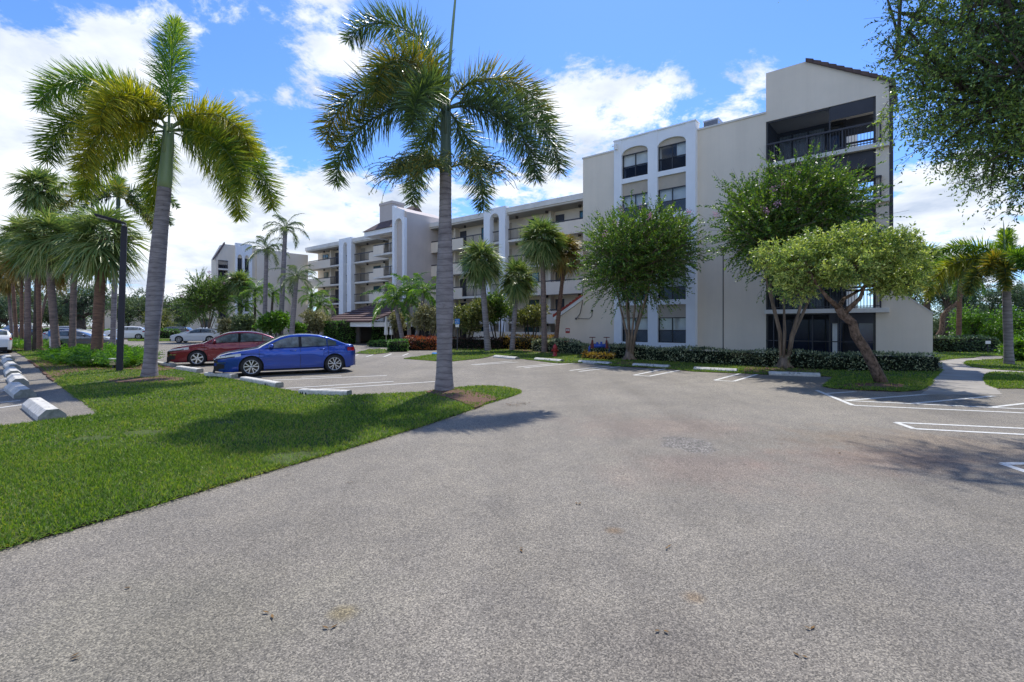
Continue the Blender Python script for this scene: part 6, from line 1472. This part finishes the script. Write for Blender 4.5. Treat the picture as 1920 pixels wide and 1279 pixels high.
# backflow pipes
Yb = G(1118, 673)[1] + .5
bf = empty('water_valve', (XA(1124, Yb), Yb, 0), R(-8), label='blue water pipes with two rusty valve wheels rising from the yellow crotons', cat='water valve')
s = Yb / F; hw_ = 18.5 * s
z1 = ZA(648.5, Yb)
m_ = MB(); m_.tube([(-hw_, 0, 0), (-hw_, 0, z1 - .06), (-hw_ + .07, 0, z1), (-hw_ + .3, 0, z1)], .055, 10); m_.tube([(hw_, 0, 0), (hw_, 0, z1 - .06), (hw_ - .07, 0, z1), (hw_ - .3, 0, z1)], .055, 10); m_.build('pipe', M['bluepipe'], bf)
m_ = MB(); m_.tube([(-.3, 0, z1), (.3, 0, z1)], [.10, .10], 12); m_.lathe([(.12, 0), (.12, .05)], 14, 0, 'x', (-.3, 0, z1)); m_.lathe([(.12, 0), (.12, .05)], 14, 0, 'x', (.27, 0, z1)); m_.tube([(-.12, 0, z1), (-.12, 0, z1 + .2)], .06, 8); m_.tube([(.10, 0, z1), (.10, 0, z1 + .22)], .06, 8); m_.build('valve_body', M['bluepipe'], bf)
for sx in (-.38, .38):
    m_ = MB(); m_.lathe([(.11, z1 - .14), (.13, z1 + .06), (.07, z1 + .12), (.05, z1 + .3), (.018, z1 + .32), (.018, z1 + .46)], 12, 0, 'z', (sx, 0, 0)); v = m_.build('gate_valve', M['rust'], bf)
    m_ = MB(); m_.lathe([(.15, z1 + .44), (.17, z1 + .45), (.17, z1 + .47), (.15, z1 + .48)], 18, 0, 'z', (sx, 0, 0)); m_.box(sx - .15, sx + .15, -.015, .015, z1 + .45, z1 + .47); m_.box(sx - .015, sx + .015, -.15, .15, z1 + .45, z1 + .47); m_.build('handwheel', M['rust'], v)
# parking sign
Yq = G(858.5, 658)[1]; ps = empty('parking_sign', (XA(857.5, Yq), Yq, 0), label='blue accessible parking sign with a white plate on a thin post', cat='sign')
m_ = MB(); m_.box(-.035, .035, -.02, .02, 0, ZA(597, Yq)); m_.build('post', M['railing'], ps)
m_ = MB(); m_.box(-.17, .17, -.04, -.02, ZA(608, Yq), ZA(598, Yq)); pl_ = m_.build('blue_plate', M['bluepaint'], ps, bevel=.008)
zc_ = ZA(603, Yq); m_ = MB(); m_.lathe([(0, -.046), (.022, -.046), (.022, -.04)], 10, 0, 'y', (-.01, 0, zc_ + .12)); m_.tube([(-.01, -.043, zc_ + .09), (0, -.043, zc_), (.07, -.043, zc_), (.10, -.043, zc_ - .09)], .012, 4); m_.tube([(-.03 + .085 * cos(a), -.043, zc_ - .05 + .075 * sin(a)) for a in np.linspace(1.6, 6.0, 10)], .01, 4); m_.build('symbol', M['white_plain'], pl_)
m_ = MB(); m_.box(-.12, .12, -.035, -.02, ZA(613.5, Yq), ZA(608.5, Yq)); m_.build('white_plate', M['white_plain'], ps)
# small things in the left bed
b = G(213, 692.5); e = empty('utility_box', (*b, 0), label='small yellow and white utility box in the mulch beside the lamp post', cat='utility box')
m_ = MB(); m_.box(-.11, .11, -.08, .08, .18, .42); m_.build('box', M['leaf_beige'] if 0 else surf('cream_plastic', (.62, .55, .30), None, 8, .6, .1), e, bevel=.01)
m_ = MB(); m_.box(-.13, .13, -.10, .10, .42, .45); m_.build('lid', M['white_plain'], e)
m_ = MB(); m_.box(-.03, .03, -.03, .03, 0, .18); m_.build('stake', M['railing'], e)
b = G(95, 655.5); e = empty('marker_post', (*b, 0), label='slim pale marker post with a blue top beside the thick pale palm', cat='marker post')
m_ = MB(); m_.box(-.08, .08, -.03, .03, 0, 1.1); m_.build('post', M['white_plain'], e); m_ = MB(); m_.box(-.15, .15, -.05, -.03, .95, 1.35); m_.build('plate', M['bluepaint'], e, bevel=.01)
# patio umbrellas
for px, l in ((734, 'closed white patio umbrella left of the cluster palm stems'), (724, 'closed white patio umbrella beside the dark topiary column')):
    Yu = 44; e = empty('patio_umbrella', (XA(px, Yu), Yu, 0), label=l, cat='umbrella', group='closed patio umbrellas')
    m_ = MB(); m_.tube([(0, 0, 0), (0, 0, 2.5)], .025, 8); m_.build('pole', M['white_plain'], e)
    m_ = MB(); m_.lathe([(.05, 2.55), (.10, 2.3), (.15, 1.6), (.19, .95), (.17, .9), (.05, .92)], 10, 0, 'z', sm=False); m_.build('canopy', M['white_plain'], e)
# footpath end sign, bin, white notice
e = empty('notice_sign', (XA(1852, 31.6), 31.6, 0), label='small white sign in front of the dark hedge by the footpath', cat='sign')
m_ = MB(); m_.box(-.02, .02, -.02, .02, 0, .8); m_.build('post', M['railing'], e); m_ = MB(); m_.box(-.17, .17, -.03, -.02, .58, .78); m_.build('plate', M['white_plain'], e)
e = empty('litter_bin', (XA(1771, 33.5), 33.5, 0), label='dark litter bin on the lawn beside the footpath', cat='bin')
m_ = MB(); m_.lathe([(.0, 0), (.42, 0), (.45, .55), (.40, .62), (0, .66)], 16); m_.build('body', M['black'], e); m_ = MB(); m_.lathe([(.47, .55), (.47, .62), (.42, .66)], 16); m_.build('rim', M['railing'], e)
# low dark gate between the end of the path and the hedge
e = empty('metal_gate', (XA(1795, 33), 33, 0), label='low dark metal gate across the end of the footpath', cat='gate')
for x in (-.9, -.45, 0, .45, .9):
    m_ = MB(); m_.box(x - .03, x + .03, -.03, .03, 0, 1.1); m_.build('post', M['railing'], e)
m_ = MB(); m_.box(-.9, .9, -.02, .02, 1.0, 1.06); m_.box(-.9, .9, -.02, .02, .2, .26); m_.build('rail', M['railing'], e)
